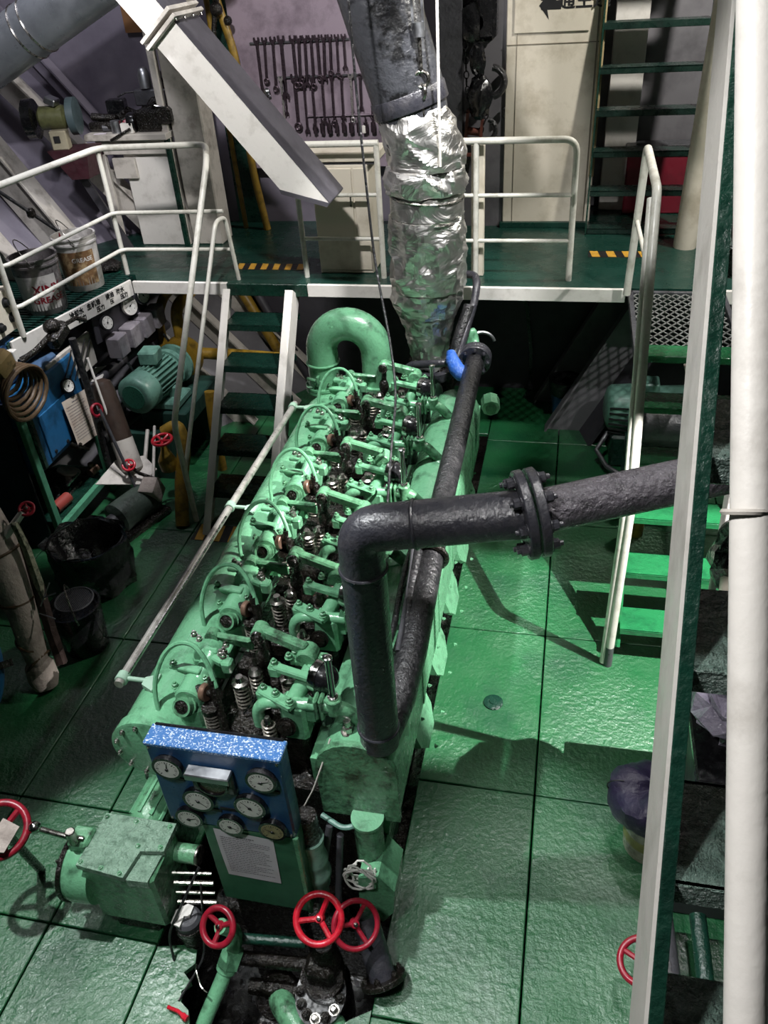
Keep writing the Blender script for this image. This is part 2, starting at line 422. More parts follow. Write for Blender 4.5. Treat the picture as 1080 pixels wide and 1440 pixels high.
# handwriting on the white edge
d = (V((-3.36,5.73,0)) - V((-3.655,4.52,0))).normalized()
nrm = V((d.y, -d.x, 0))
def edge_txt(body, t, z, size):
    p = V((-3.655,4.52,0)) + d*t + nrm*.0125
    m = Matrix.Translation((p.x, p.y, z)) @ Matrix((d, V((0,0,1)), nrm)).transposed().to_4x4()
    o = text_mesh('lettering', body, size, m, INK, bl); return o
for body, t, z, s in (('冷却水', .62, 1.470, .048), ('压力', .66, 1.418, .044), ('主机油', .80, 1.472, .048), ('压力', .86, 1.420, .044), ('滑油', .98, 1.472, .046), ('压', .99, 1.424, .04), ('海水', 1.1, 1.470, .046), ('压力', 1.13, 1.422, .042)):
    edge_txt(body, t, z, s)
mb = MB(); mb.box((-3.73, 4.47, 1.30), (-3.62, 4.52, 1.46), .005); struct(mb.build('trim_8', WHITE, None, True))

# ------------------------------------------------------------------ walls
def slab(name, lo, hi, m):
    mb = MB(); mb.box(lo, hi); return struct(mb.build(name, m, None, False))
slab('wall_back', (-5.4, 7.3, 1.5), (-.62, 7.4, 5.0), PURPLE)
slab('wall_back_recess', (-.62, 7.72, 1.5), (3.4, 7.8, 5.0), GREYW)
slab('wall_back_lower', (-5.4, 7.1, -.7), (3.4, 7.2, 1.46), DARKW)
slab('wall_right', (3.4, -1.2, -.7), (3.5, 7.8, 5.0), GREYW)
slab('wall_front', (-5.4, -1.3, -.7), (3.5, -1.2, 5.0), GREYW)
slab('wall_left', (-5.5, -1.3, -.7), (-5.4, 7.8, 5.0), GREYW)
slab('ceiling', (-5.5, -1.3, 5.0), (3.5, 7.8, 5.1), WHITED)
slab('wall_panel', (-1.08, 7.0, 1.5), (-.90, 7.3, 5.0), GREYP)                 # grey vertical beam behind the lagged pipe
slab('wall_back_bay', (-.9, 7.16, 1.5), (-.58, 7.3, 5.0), GREYW)
# sloping hull plating, narrowing towards the stern
def hull(name, A, B, s, z0, z1, m, th=.03):
    """A, B: (x, y) on the trace at z=1.5; s = dx/dz"""
    mb = MB()
    vs = []
    for (x, y) in (A, B):
        for z in (z0, z1):
            vs.append((x + s*(z-1.5), y, z))
    off = -th if s < 0 else th
    vs += [(x+off, y, z) for x, y, z in vs]
    mb.add(vs, [(0,1,3,2), (4,6,7,5), (0,4,5,1), (2,3,7,6), (0,2,6,4), (1,5,7,3)])
    return struct(mb.build(name, m, None, False))
hull('wall_hull_upper', (-3.62, 7.3), (-5.36, 4.9), -.89, 1.5, 3.4, PURPLE)
hull('wall_hull_lower', (-3.62, 7.1), (-5.2, 4.9), -.89, -.05, 1.46, GREYW)
def rib(name, x, y, z0, z1, s, xo=.0, w=.14, m=WHITED, dep=.05, fl=.12):
    """hull frame: web with a flange, following the hull slope in a plane y = const"""
    mb = MB()
    a = V((x+s*(z0-1.5), y, z0)); b = V((x+s*(z1-1.5), y, z1))
    u = (b-a).normalized(); n = V((u.z, 0, -u.x)) if s < 0 else V((-u.z, 0, u.x))
    mb.beam(a - n*w*.5, b - n*w*.5, w, .016, up=(0,1,0))
    mb.beam(a, b, .016, fl, up=(0,1,0))
    return struct(mb.build(name, m, None, False))
rib('trim_9', -3.36, 6.72, 1.5, 3.3, -.89, w=.2); rib('trim_10', -3.42, 7.22, 1.55, 3.4, -.80, w=.12, m=PURPLE)
rib('trim_11', -4.02, 6.3, 1.5, 2.7, -.62, w=.3, m=WHITED, fl=.2); rib('trim_12', -4.2, 5.7, 1.5, 2.9, -.62, w=.2, m=WHITED, fl=.16)
for k, (x, y) in enumerate(((-3.5, 6.95), (-3.75, 6.6), (-4.05, 6.2))):
    rib('trim_%d' % (13+k), x, y, 0, 1.44, -.89, w=.16, fl=.1, m=WHITED)
# starboard hull
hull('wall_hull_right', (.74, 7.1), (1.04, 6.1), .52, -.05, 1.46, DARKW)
rib('trim_17', .56, 6.86, 0, 1.44, .52, w=.34, m=GREYW, fl=.12); rib('trim_18', .68, 6.35, 0, 1.44, .52, w=.34, m=GREYW, fl=.12)
# wall frames in the dark bay below the deck
mb = MB()
pts = [(-.46, 7.06, 1.35), (-.44, 7.06, 1.15), (-.33, 7.06, .8), (-.28, 7.06, .4), (-.28, 7.06, .0)]
for a, b in zip(pts, pts[1:]): mb.beam(a, b, .03, .05, up=(0,1,0))
struct(mb.build('trim_19', BLACKG, None, False))

# partition with the white door panel
door = struct(MB().box((-.58, 7.14, 1.52), (.14, 7.2, 4.2), .006).build('door_1', CREAM, None, True, (-.2,7.17,1.5)))
mb = MB()
for z in (2.85,): mb.box((-.58, 7.136, z), (.14, 7.141, z+.006))
mb.box((-.50, 7.136, 1.55), (-.497, 7.141, 4.2)); mb.box((.085, 7.132, 1.55), (.095, 7.141, 4.2))
mb.build('panel_seam', mat('seam_grey', srgb(120,112,98), .6), door)
MB().box((-.60, 7.10, 1.5), (.16, 7.15, 1.545), .004).build('kick_strip', DECKG, door)
MB().box((.105, 7.12, 1.9), (.145, 7.16, 4.2), .006).build('edge_strip', mat('old_varnish', srgb(168,150,112), .5, damt=.5), door)
for z in (2.36, 2.62):
    MB().box((-.595, 7.10, z), (-.575, 7.14, z+.07), .004).build('hinge', BLACKG, door)
# paper escape sign: arrow and four characters
sg = solo(MB().box((-.52, 7.128, 2.93), (.03, 7.134, 3.55)), 'direction_sign', CREAM, 'torn paper sign with a black arrow stuck on the tall cream door panel', 'sign', smooth=False)
fx = Matrix(((1,0,0),(0,0,-1),(0,1,0)))
# columns: Matrix maps text x->world x, text y->world z, text z->world -y
def face_y(x, y, z): return Matrix.Translation((x, y, z)) @ Matrix(((1,0,0),(0,0,-1),(0,1,0))).to_4x4()
text_mesh('lettering', '道通生逃', .125, face_y(-.085, 7.127, 3.12), INK, sg)
a = MB(); a.prism([(0,0), (.075,.09), (.06,.028), (.16,.028), (.16,-.028), (.06,-.028), (.075,-.09)], (-.345, 7.1275, 3.10), (1,0,0), (0,0,1), (0,-1,0), .001)
a.build('arrow', INK, sg, False)

# things on / behind the deck: white column, cabinet, post
mb = MB(); mb.box((-3.19, 6.62, 1.5), (-2.92, 6.86, 5.0), .01); struct(mb.build('column_1', WHITED, None, True))
mb = MB(); mb.box((-3.27, 6.60, 1.5), (-3.215, 6.66, 3.2), .004); mb.box((-3.26, 6.61, 3.2), (-3.21, 6.65, 5.0)); struct(mb.build('trim_20', WHITED, None, True))
mb = MB(); mb.box((-.70, 5.92, 1.5), (-.61, 5.98, 2.44), .006); struct(mb.build('trim_21', CREAM, None, True))
mb = MB(); mb.box((.22, 7.62, 1.5), (.48, 7.72, 5.0), .006); struct(mb.build('column_2', WHITE, None, True))
# painted hazard strips
def hazard(name, x0, x1, y0, y1, z, n):
    mb = MB(); mb.box((x0, y0, z), (x1, y1, z+.003)); b = struct(mb.build(name, HAZK, None, False))
    mb = MB(); w = (x1-x0)/(2*n)
    for k in range(n):
        a = x0 + w*(2*k+.5)
        mb.prism([(a, y0+.004), (a+w, y0+.004), (a+w-.02, y1-.004), (a-.02, y1-.004)], (0,0,z+.003), (1,0,0), (0,1,0), (0,0,1), .0015)
    mb.build('yellow_stripe', HAZY, b, False)
hazard('trim_22', -2.60, -2.0, 6.0, 6.14, 1.5, 6); hazard('trim_23', .14, .62, 6.36, 6.50, 1.5, 4); hazard('trim_24', -2.62, -2.1, 4.42, 4.62, 0, 4)
# ------------------------------------------------------------------ the engine
eng = thing('diesel_engine', (-1.2, 3.6, -.6), 'long green six-cylinder marine diesel engine with exposed rocker gear', 'engine')
MB().box((-1.44, 1.98, -.6), (-.68, 5.3, .72), .02).build('engine_block', OILY, eng)
MB().box((-1.50, 1.9, -.7), (-.69, 5.35, -.25), .01).build('bed_plate', OILY, eng)
# exhaust trunk housing with an arched front end
ar = [(-.85, .58), (-.535, .58), (-.535, .855)]
for i in range(1, 12):
    t = pi*i/12; ar.append((-.695 + .16*cos(t), .855 + .16*sin(t)))
ar.append((-.855, .855))
mb = MB(); mb.prism(ar, (0,2.0,0), (1,0,0), (0,0,1), (0,1,0), 3.05)
tr = mb.build('exhaust_trunk', GREEN, eng)
ar2 = [(-.695+(x+.695)*1.06, .7+(z-.7)*1.05) for x, z in ar]
mb = MB(); mb.prism(ar2, (0,1.972,0), (1,0,0), (0,0,1), (0,1,0), .03)
mb.build('trunk_end_plate', GREENO, tr)
for y in (2.62, 3.12, 3.64, 4.14, 4.62):
    MB().prism([(-.695+(x+.695)*1.025, .7+(z-.7)*1.025) for x, z in ar], (0,y,0), (1,0,0), (0,0,1), (0,1,0), .035).build('trunk_band', GREEN, tr)
mb = MB()
mb.bolt((-.735, 2.06, 1.005), (0,0,1), .022, .03)
mb.cyl((-.735,2.06,1.03), (-.735,2.06,1.075), .015, 10)
mb.build('plug', STEEL, tr)
# side skirt and crankcase relief doors on the starboard side
mb = MB(); mb.prism([(-.535,.86), (-.54,.70), (-.585,.48), (-.63,.08), (-.665,-.12), (-.665,-.3), (-.9,-.3), (-.9,.86)], (0,2.02,0), (1,0,0), (0,0,1), (0,1,0), 3.1)
mb.build('crankcase_side', GREEN, eng)
for y in (2.72, 3.22, 3.72, 4.22, 4.72):
    mb = MB(); n = V((.95,0,.31)).normalized(); w = V((-.31,0,.95)).normalized()
    mb.prism([(-.15,-.07), (-.08,-.15), (.08,-.15), (.15,-.07), (.15,.10), (.08,.15), (-.08,.15), (-.15,.10)], V((-.600,y,.36)), (0,1,0), w, n, .035)
    for q in ((-.11,-.09), (.11,-.09), (.11,.11), (-.11,.11)):
        mb.bolt(V((-.545,y+q[0],.36)) + w*q[1] + n*.035, n, .008, .008)
    mb.build('crankcase_door', GREEN, eng)
# debris lying in the gutter between engine and floor plates
mb = MB()
for i in range(150):
    y = random.uniform(1.9, 5.6); x = random.uniform(-.635,-.585); r = random.uniform(.010,.026)
    mb.sph((x, y, -.14+random.uniform(-.02,.05)), r, 6, 4, (random.uniform(.7,1.6), random.uniform(.7,2), .6))
mb.box((-.655, 1.9, -.3), (-.58, 5.7, -.16))
g = mb.build('oily_rubble', GUNK, None, True, (-.62,3.7,-.3)); tag(g, 'oily debris packed in the gutter between engine and floor plates', 'debris', kind='stuff')
# charge-air manifold along the port side
mx, mz, mr = -1.565, .895, .155
mb = MB(); mb.prof((mx, 1.95, mz), (0,1,0), [(0,mr+.012),(.03,mr+.012),(.03,mr),(2.83,mr),(2.98,mr*.8),(3.03,.05)], 40)
man = mb.build('air_manifold', GREEN, eng)
mb = MB(); mb.prof((mx, 1.92, mz), (0,1,0), [(0,mr+.004),(.004,mr+.014),(.03,mr+.014)], 40); cap = mb.build('end_cover', GREEN, man)
mb = MB()
for i in range(12): mb.bolt((mx+(mr-.012)*cos(i*pi/6+.2), 1.92, mz+(mr-.012)*sin(i*pi/6+.2)), (0,-1,0), .009, .009)
mb.build('cover_bolt', STEEL, man)
# U-bend pipe at the far end
uy = 4.98; ux0, ux1, uz = -1.61, -1.225, 1.30; ur = .108
pts = [(ux0, uy, 1.0), (ux0, uy, 1.15)]
for i in range(17):
    t = pi - pi*i/16
    pts.append(((ux0+ux1)/2 + (ux1-ux0)/2*cos(t), uy, uz + (ux1-ux0)/2*sin(t)*1.05))
pts += [((ux1), uy, 1.22), (ux1, uy, .95)]
ub = MB().tube(pts, ur, 28).build('return_bend', GREEN, eng)
for z in (1.02, 1.045): MB().cyl((ux0, uy, z), (ux0, uy, z+.018), ur+.03, 28).build('bend_flange', GREEN, ub)
MB().cyl((ux1, uy, 1.06), (ux1, uy, 1.09), ur+.03, 28).build('bend_flange', GREEN, ub)
MB().torus((ux0, uy, 1.225), (0,0,1), ur+.004, .008, 30, 6).build('weld_ring', GREEN, ub)
for i in range(8): MB().bolt((ux0+(ur+.016)*cos(i*pi/4+.3), uy+(ur+.016)*sin(i*pi/4+.3), 1.063), (0,0,1), .008, .01).build('flange_bolt', GREEN, ub)
mb = MB()
mb.box((ux0-.02, uy-ur-.035, 1.10), (ux0+.0, uy-ur+.0, 1.17), .004); mb.cyl((ux0+.02, uy-ur-.012, 1.12), (ux0-.09, uy-ur-.012, 1.15), .012, 8)
mb.build('drain_cock', GREENO, ub)
MB().box((-1.5, 4.82, .72), (-1.0, 5.28, 1.0), .02).build('charge_cooler', OILY, eng)

# ---- one cylinder head with its valve gear, then copied along the bank
Y0, PITCH, NCYL = 2.04, .508, 6
def unit():
    P = lambda x, dy, z: (x, Y0+dy, z)
    h = MB().box(P(-1.37,.02,.62), P(-.92,.40,.93), .02).build('cylinder_head', OILY, eng)
    # valve box with round cap towards the front
    mb = MB(); mb.rbox(P(-1.398,.055,1.03), (.135,.115,.19), None, .02)
    mb.cyl(P(-1.398,-.004,1.105), P(-1.398,.11,1.105), .058, 20, bev=.006)
    mb.rbox(P(-1.398,-.005,1.0), (.11,.03,.14), None, .012)
    mb.cyl(P(-1.385,.07,1.12), P(-1.362,.21,1.165), .036, 16)
    mb.rbox(P(-1.36,.205,1.165), (.07,.03,.075), None, .01)
    mb.beam(P(-1.515,.125,1.165), P(-1.37,.105,1.168), .04, .018, bev=.004)
    mb.prism([(0,0),(.11,0),(.07,-.05),(.02,-.03)], P(-1.51,.122,1.157), (1,0,0), (0,0,1), (0,1,0), .012)
    mb.beam(P(-1.47,.05,1.10), P(-1.40,.05,1.13), .05, .03, bev=.004)
    mb.build('valve_box', GREEN, h)
    mb = MB(); d = V((-.05,-.82,.5)).normalized(); c = V(P(-1.403,-.012,1.09))
    mb.prof(c, d, [(0,.048),(.012,.048),(.012,.040),(.045,.040),(.045,.031),(.038,.031),(.038,.002)], 24)
    mb.build('round_cap', GREENO, h)
    mb = MB(); mb.prof(c + d*.036, d, [(0,.029),(.004,.029),(.006,.012),(.014,.010)], 16); mb.build('cap_centre', OILY, h)
    mb = MB()
    for p, dd in ((P(-1.472,.05,1.12),(0,0,1)), (P(-1.325,.06,1.128),(0,0,1)), (P(-1.50,.122,1.174),(0,0,1)), (P(-1.35,.09,1.14),(0,-.2,1)), (P(-1.455,-.02,.96),(0,-1,0)), (P(-1.34,-.02,.96),(0,-1,0))):
        MB().bolt(p, dd, .013, .014).build('box_bolt', GREENO, h)
    mb = MB(); mb.cyl(P(-1.345,.035,1.125), P(-1.318,.03,1.128), .038, 24, bev=.004); mb.build('governor_wheel', COPPER, h)
    mb = MB(); mb.cyl(P(-1.32,.03,1.128), P(-1.295,.028,1.128), .014, 12); mb.cyl(P(-1.37,.035,1.125), P(-1.345,.035,1.125), .03, 16); mb.build('wheel_hub', OILY, h)
    # arched pipe over the valve box
    a = [P(-1.495,-.05,.93), P(-1.535,-.02,1.04), P(-1.548,.03,1.15), P(-1.515,.085,1.25), P(-1.46,.115,1.30), P(-1.39,.115,1.31), P(-1.335,.09,1.275), P(-1.30,.06,1.22), P(-1.285,.04,1.18)]
    mb = MB(); pp = [V(x) for x in a]; sm = []
    for i in range(len(pp)-1):
        p0, p1, p2, p3 = pp[max(i-1,0)], pp[i], pp[i+1], pp[min(i+2, len(pp)-1)]
        for k in range(4):
            t = k/4
            sm.append(.5*((2*p1) + (p2-p0)*t + (2*p0-5*p1+4*p2-p3)*t*t + (3*p1-p0-3*p2+p3)*t**3))
    sm.append(pp[-1]); mb.tube(sm, .0105, 8); mb.prof(sm[-1]+V((.004,-.006,-.02)), (-.3,.4,.9), [(0,.014),(.03,.014)], 8)
    mb.build('leak_off_pipe', GREEN, h)
    # dark injector and its springs
    mb = MB(); mb.cyl(P(-1.298,.045,1.19), P(-1.235,-.045,.94), .018, 12); mb.cyl(P(-1.30,.05,1.19), P(-1.302,.052,1.20), .013, 10); mb.build('injector', OILY, h)
    mb = MB(); mb.beam(P(-1.335,.06,1.10), P(-1.275,.04,1.10), .05, .06, bev=.008); mb.build('injector_clamp', OILY, h)
    mb = MB(); mb.prof(P(-1.305,-.005,.90), (0,0,1), [(0,.018),(.16,.018),(.16,.036),(.185,.036)], 14); mb.build('valve_guide', OILY, h)
    MB().cyl(P(-1.215,.12,.9), P(-1.215,.12,1.12), .018, 10).build('valve_guide', OILY, h); MB().cyl(P(-1.11,.10,.9), P(-1.11,.10,1.05), .02, 10).build('valve_guide', OILY, h)
    MB().rbox(P(-1.17,.04,.93), (.16,.12,.10), None, .02).build('oil_block', OILY, h); MB().rbox(P(-1.02,.30,.95), (.2,.08,.12), None, .02).build('oil_block', OILY, h); MB().rbox(P(-1.25,.3,.98), (.09,.1,.18), None, .02).build('oil_block', OILY, h)
    for (x, dy, z0, z1, R_, r_, n_, cp) in ((-1.305,-.005,.91,1.06,.031,.0058,8,None), (-1.215,.12,.93,1.10,.029,.0055,8,((0,.036),(.014,.036),(.02,.02),(.045,.016))),
            (-1.065,.0,.80,1.03,.025,.005,10,((0,.018),(.02,.014),(.03,.01))), (-1.025,.19,.96,1.08,.032,.006,6,((0,.04),(.018,.04),(.026,.024),(.05,.02))), (-1.18,.20,.9,1.08,.026,.0055,8,((0,.03),(.014,.03),(.03,.014)))):
        MB().spring(P(x,dy,z0), P(x,dy,z1), R_, r_, n_).build('valve_spring', SPRING, h)
        if cp: MB().prof(P(x,dy,z1), (0,0,1), cp, 14).build('spring_cap', STEEL, h)
    mb = MB(); mb.cyl(P(-1.19,.05,1.0), P(-1.125,.075,1.10), .006, 8); mb.sph(P(-1.122,.076,1.106), .014, 10, 6)
    mb.build('fuel_lever', STEEL, h)
    # rear bracket and short lever
    mb = MB(); mb.cyl(P(-1.405,.235,1.10), P(-1.405,.33,1.10), .07, 20, bev=.006); mb.rbox(P(-1.405,.28,1.04), (.16,.10,.12), None, .015)
    mb.rbox(P(-1.475,.30,1.145), (.075,.075,.022), None, .005); mb.rbox(P(-1.335,.285,1.13), (.06,.07,.022), None, .005)
    mb.beam(P(-1.41,.225,1.165), P(-1.285,.165,1.175), .055, .03, bev=.006); mb.rbox(P(-1.275,.16,1.16), (.045,.05,.06), None, .008)
    mb.build('rocker_bracket', GREEN, h)
    mb = MB(); mb.beam(P(-1.40,.315,1.175), P(-1.215,.295,1.18), .03, .02, bev=.008); mb.beam(P(-1.40,.315,1.165), P(-1.21,.30,1.145), .012, .05, bev=.004)
    mb.cyl(P(-1.40,.29,1.17), P(-1.40,.335,1.17), .03, 14)
    mb.build('short_rocker', GREENO, h)
    mb = MB()
    for p in (P(-1.49,.315,1.156), P(-1.455,.29,1.156), P(-1.335,.285,1.141), P(-1.312,.19,1.19), P(-1.295,.175,1.19), P(-1.33,.25,1.14)): MB().bolt(p, (0,0,1), .012, .014).build('bracket_bolt', STEEL, h)
    # long rocker arm
    mb = MB(); mb.cyl(P(-1.15,.235,1.27), P(-1.15,.30,1.27), .036, 20, bev=.004)
    mb.beam(P(-1.15,.268,1.28), P(-.93,.20,1.265), .042, .05, bev=.008)
    mb.cyl(P(-.93,.16,1.235), P(-.93,.24,1.235), .042, 16, bev=.005); mb.rbox(P(-.925,.20,1.21), (.15,.07,.03), None, .006)
    mb.build('long_rocker', GREENO, h)
    mb = MB(); mb.cyl(P(-1.15,.218,1.27), P(-1.15,.236,1.27), .031, 18, bev=.003); mb.build('pivot_ring', CHROME, h)
    mb = MB(); mb.cyl(P(-1.15,.205,1.27), P(-1.15,.222,1.27), .019, 14); mb.cyl(P(-1.15,.255,1.24), P(-1.16,.25,.95), .017, 10); mb.sph(P(-1.155,.25,1.13), .034, 10, 8, (1,1,1.6)); mb.build('push_rod', OILY, h)
    # neck, bracket bars and exhaust side
    mb = MB(); mb.cyl(P(-.905,.165,1.20), P(-.985,.045,1.07), .035, 16); mb.rbox(P(-.90,.15,1.17), (.06,.06,.10), None, .012)
    mb.beam(P(-1.055,.125,1.225), P(-.885,.10,1.205), .036, .03, bev=.006); mb.rbox(P(-1.05,.128,1.205), (.05,.05,.06), None, .01)
    mb.beam(P(-1.105,.075,1.135), P(-.945,.005,1.135), .05, .03, bev=.006); mb.rbox(P(-1.09,.07,1.115), (.06,.055,.06), None, .01)
    mb.rbox(P(-.96,.06,1.02), (.11,.10,.20), None, .015)
    mb.prism([(0,0),(.06,0),(.06,.12),(.045,.14)], P(-.93,.03,1.03), (1,0,0), (0,0,1), (0,1,0), .015)
    mb.build('exhaust_bracket', GREEN, h)
    mb = MB()
    for p in (P(-1.05,.128,1.236), P(-1.09,.07,1.146), P(-1.03,.045,1.152), P(-.96,.01,1.152), P(-.985,.205,1.226), P(-.865,.195,1.226), P(-1.0,.17,1.236)): MB().bolt(p, (0,0,1), .014, .015).build('bracket_bolt', GREENO, h)
    mb = MB(); d = V((1,-.28,-.02)).normalized(); c = V(P(-.89,.14,1.19))
    mb.prof(c, d, [(0,.062),(.006,.068),(.036,.068),(.038,.058)], 26); mb.build('chrome_band', CHROME, h)
    mb = MB(); mb.prof(c + d*.036, d, [(0,.062),(.022,.06),(.044,.052),(.06,.038),(.07,.02),(.073,.002)], 22)
    mb.cyl(P(-.865,.125,1.17), P(-.862,.12,.95), .042, 14)
    mb.build('dome_cover', BLACKG, h)
    mb = MB(); mb.prof(P(-.985,.0,1.02), (0,-1,.25), [(0,.042),(.012,.042),(.012,.03),(.03,.028),(.034,.01)], 18); mb.build('indicator_cover', OILY, h)
    # water outlet pipe, flange pair and tee with steel stem
    mb = MB(); mb.tube(bend([P(-1.115,.03,.78), P(-1.115,.03,1.115), P(-.868,.045,1.115)], .09, 8), .026, 16)
    w_ = mb.build('water_pipe', GREEN, h)
    mb = MB()
    for x in (-.868, -.846):
        mb.rbox(P(x+.007,.047,1.11), (.017,.062,.115), None, .012)
    for z in (1.075, 1.145): mb.bolt(P(-.831,.045,z), (1,0,0), .009, .01); mb.bolt(P(-.869,.045,z), (-1,0,0), .009, .01)
    mb.tube(bend([P(-.84,.047,1.115), P(-.76,.05,1.115), P(-.675,.075,1.0)], .05, 6), .03, 14); mb.cyl(P(-.79,.048,1.085), P(-.79,.048,1.165), .033, 16, bev=.004)
    mb.prof(P(-.675,.07,.99), (0,0,1), [(0,.045),(.02,.045),(.03,.03)], 16)
    mb.build('pipe_tee', GREENO, h)
    mb = MB(); mb.prof(P(-.79,.048,1.165), (0,0,1), [(0,.022),(.012,.022),(.014,.0135),(.215,.0135),(.217,.019),(.228,.019),(.232,.012)], 14); mb.build('thermometer_stem', CHROME, h)
    return h
h0 = unit()
for k in range(1, NCYL):
    h = copy_tree(h0, eng); h.location.y += PITCH*k

# steel rod on brackets beside the manifold
mb = MB(); a, b = V((-1.765, 2.12, 1.05)), V((-1.745, 4.68, 1.05))
mb.tube([a + (b-a)*t for t in (0,.25,.5,.75,1)], .021, 14); mb.build('guard_rod', mat('worn_rod', srgb(188,184,178), .35, metal=.5, dirt=srgb(110,100,92), damt=.6, dscale=18), eng); rod = bpy.data.objects['guard_rod']; plabel(rod, 'worn bare steel rod on brackets beside the manifold')
mb = MB(); mb.tube([a + (b-a)*t + V((.02,0,.012)) for t in (.02,.48)], .006, 6); mb.build('wire', STEEL, rod)
for y in (2.16, 3.46, 4.63):
    mb = MB(); x = -1.765 + .02*(y-2.12)/2.56
    mb.cyl((x, y-.022, 1.05), (x, y+.022, 1.05), .029, 16, bev=.003); mb.cyl((x+.02, y, 1.05), (-1.63, y, 1.05), .011, 10); mb.prism([(0,-.02),(.06,-.05),(.06,.05),(0,.02)], (-1.66,y-.01,1.04), (1,0,0), (0,1,0), (0,0,1), .02)
    mb.build('rod_bracket', mat('pale_green', srgb(150,180,160), .4) if 'pale_green' not in MATS else MATS['pale_green'], rod)

# ------------------------------------------------------------------ pipes over the engine
ex = thing('elbow_pipe', (-.6, 2.04, 1.02), 'thick black bent pipe standing on the engine trunk and crossing the floor with bolted flange', 'pipe')
A = V((-.6,2.04,1.0)); B = V((-.6,2.04,2.05)); C_ = V((-.06,2.09,2.125)); D_ = V((.62,2.30,2.22))
mb = MB(); mb.tube(bend([A, V((-.6,2.04,1.9)), B, C_ - (C_-B).normalized()*.02], .26, 10), .078, 28); mb.build('bent_pipe', BLACKP, ex)
mb = MB(); mb.tube([C_ + (D_-C_).normalized()*.02, D_], .07, 26); p2 = mb.build('straight_pipe', mat('blistered_grey_paint', srgb(86,82,88), .3, dirt=srgb(48,46,50), damt=.7, dscale=16, bump=.9, bscale=45, coat=.3), ex)
for p_, d_ in ((B - V((0,0,.16)), V((0,0,1))), (V((-.42,2.057,2.075)), C_-B), (V((-.6,2.04,1.09)), V((0,0,1)))): MB().torus(p_, d_, .079, .006, 28, 6).build('weld_seam', BLACKP, ex)
fd = (D_-C_).normalized()
for s in (-.034, .004):
    mb = MB(); mb.cyl(C_ + fd*s, C_ + fd*(s+.03), .142, 36, bev=.004)
    fl = mb.build('flange', BLACKP, ex)
fa, fb, _ = basis(fd)
for i in range(8):
    q = C_ + fa*(.112*cos(i*pi/4+.2)) + fb*(.112*sin(i*pi/4+.2))
    MB().bolt(q - fd*.034, -fd, .017, .02).build('flange_bolt', BLACKP, ex); MB().bolt(q + fd*.034, fd, .017, .02).build('flange_nut', BLACKP, ex)
# long black pipe along the top of the engine
lp = thing('oil_pipe', (-.56, 3.7, 1.18), 'long lumpy black pipe lying along the engine top beside the rocker gear', 'pipe')
pts = [V((-.575,5.08,1.21)), V((-.57,4.6,1.205)), V((-.56,4.0,1.20)), V((-.555,3.4,1.19)), V((-.54,2.8,1.15)), V((-.54,2.45,1.10)), V((-.555,2.22,1.06)), V((-.59,2.06,1.02))]
mb = MB(); mb.tube(pts, [.062,.062,.062,.06,.062,.066,.07,.07], 18); mb.build('lagged_pipe', RUBBER, lp)
mb = MB(); mb.cyl((-.575,5.08,1.21), (-.576,5.12,1.212), .11, 28, bev=.004); mb.cyl((-.576,5.125,1.212), (-.577,5.165,1.214), .11, 28, bev=.004)
for i in range(8): mb.bolt((-.575+.088*cos(i*pi/4), 5.08, 1.21+.088*sin(i*pi/4)), (0,-1,0), .013, .015)
mb.build('flange', BLACKP, lp)
mb = MB(); mb.torus((-.545,3.02,1.165), (.05,1,.1), .072, .016, 24, 8); mb.cyl((-.545,3.02,1.165),(-.544,3.05,1.168), .07, 20); mb.build('clamp', OILY, lp)
# thin black hoses beside it
for nm, pts, r, lb in (
    ('black_hose', [(-.64,3.25,1.16),(-.66,2.95,1.14),(-.65,2.6,1.08),(-.66,2.35,1.08),(-.68,2.2,1.07)], .017, 'thin black hose drooping over the green trunk beside the bent pipe'),
    ('black_hose', [(-.59,3.3,1.24),(-.605,3.0,1.20),(-.60,2.75,1.17),(-.565,2.5,1.14),(-.55,2.3,1.10)], .026, 'thick black hose strapped along the lumpy black pipe'),
    ('hydraulic_hose', [(-.63,3.2,1.28),(-.635,3.05,1.21),(-.615,2.85,1.19),(-.60,2.62,1.17),(-.59,2.4,1.14)], .013, 'slim grey hose with steel ends between black pipe and trunk')):
    mb = MB(); mb.tube(pts, r, 10); solo(mb, nm, RUBBER if nm != 'hydraulic_hose' else GREYP, lb, 'hose')
mb = MB(); mb.cyl((-.56,2.62,1.13), (-.585,2.42,1.10), .042, 12); mb.cyl((-.60,2.9,1.16), (-.60,2.78,1.15), .04, 12); mb.jitter(.003, 2)
solo(mb, 'hose_coupling', OILY, 'dark ribbed hose coupling taped to the black pipe', 'coupling')
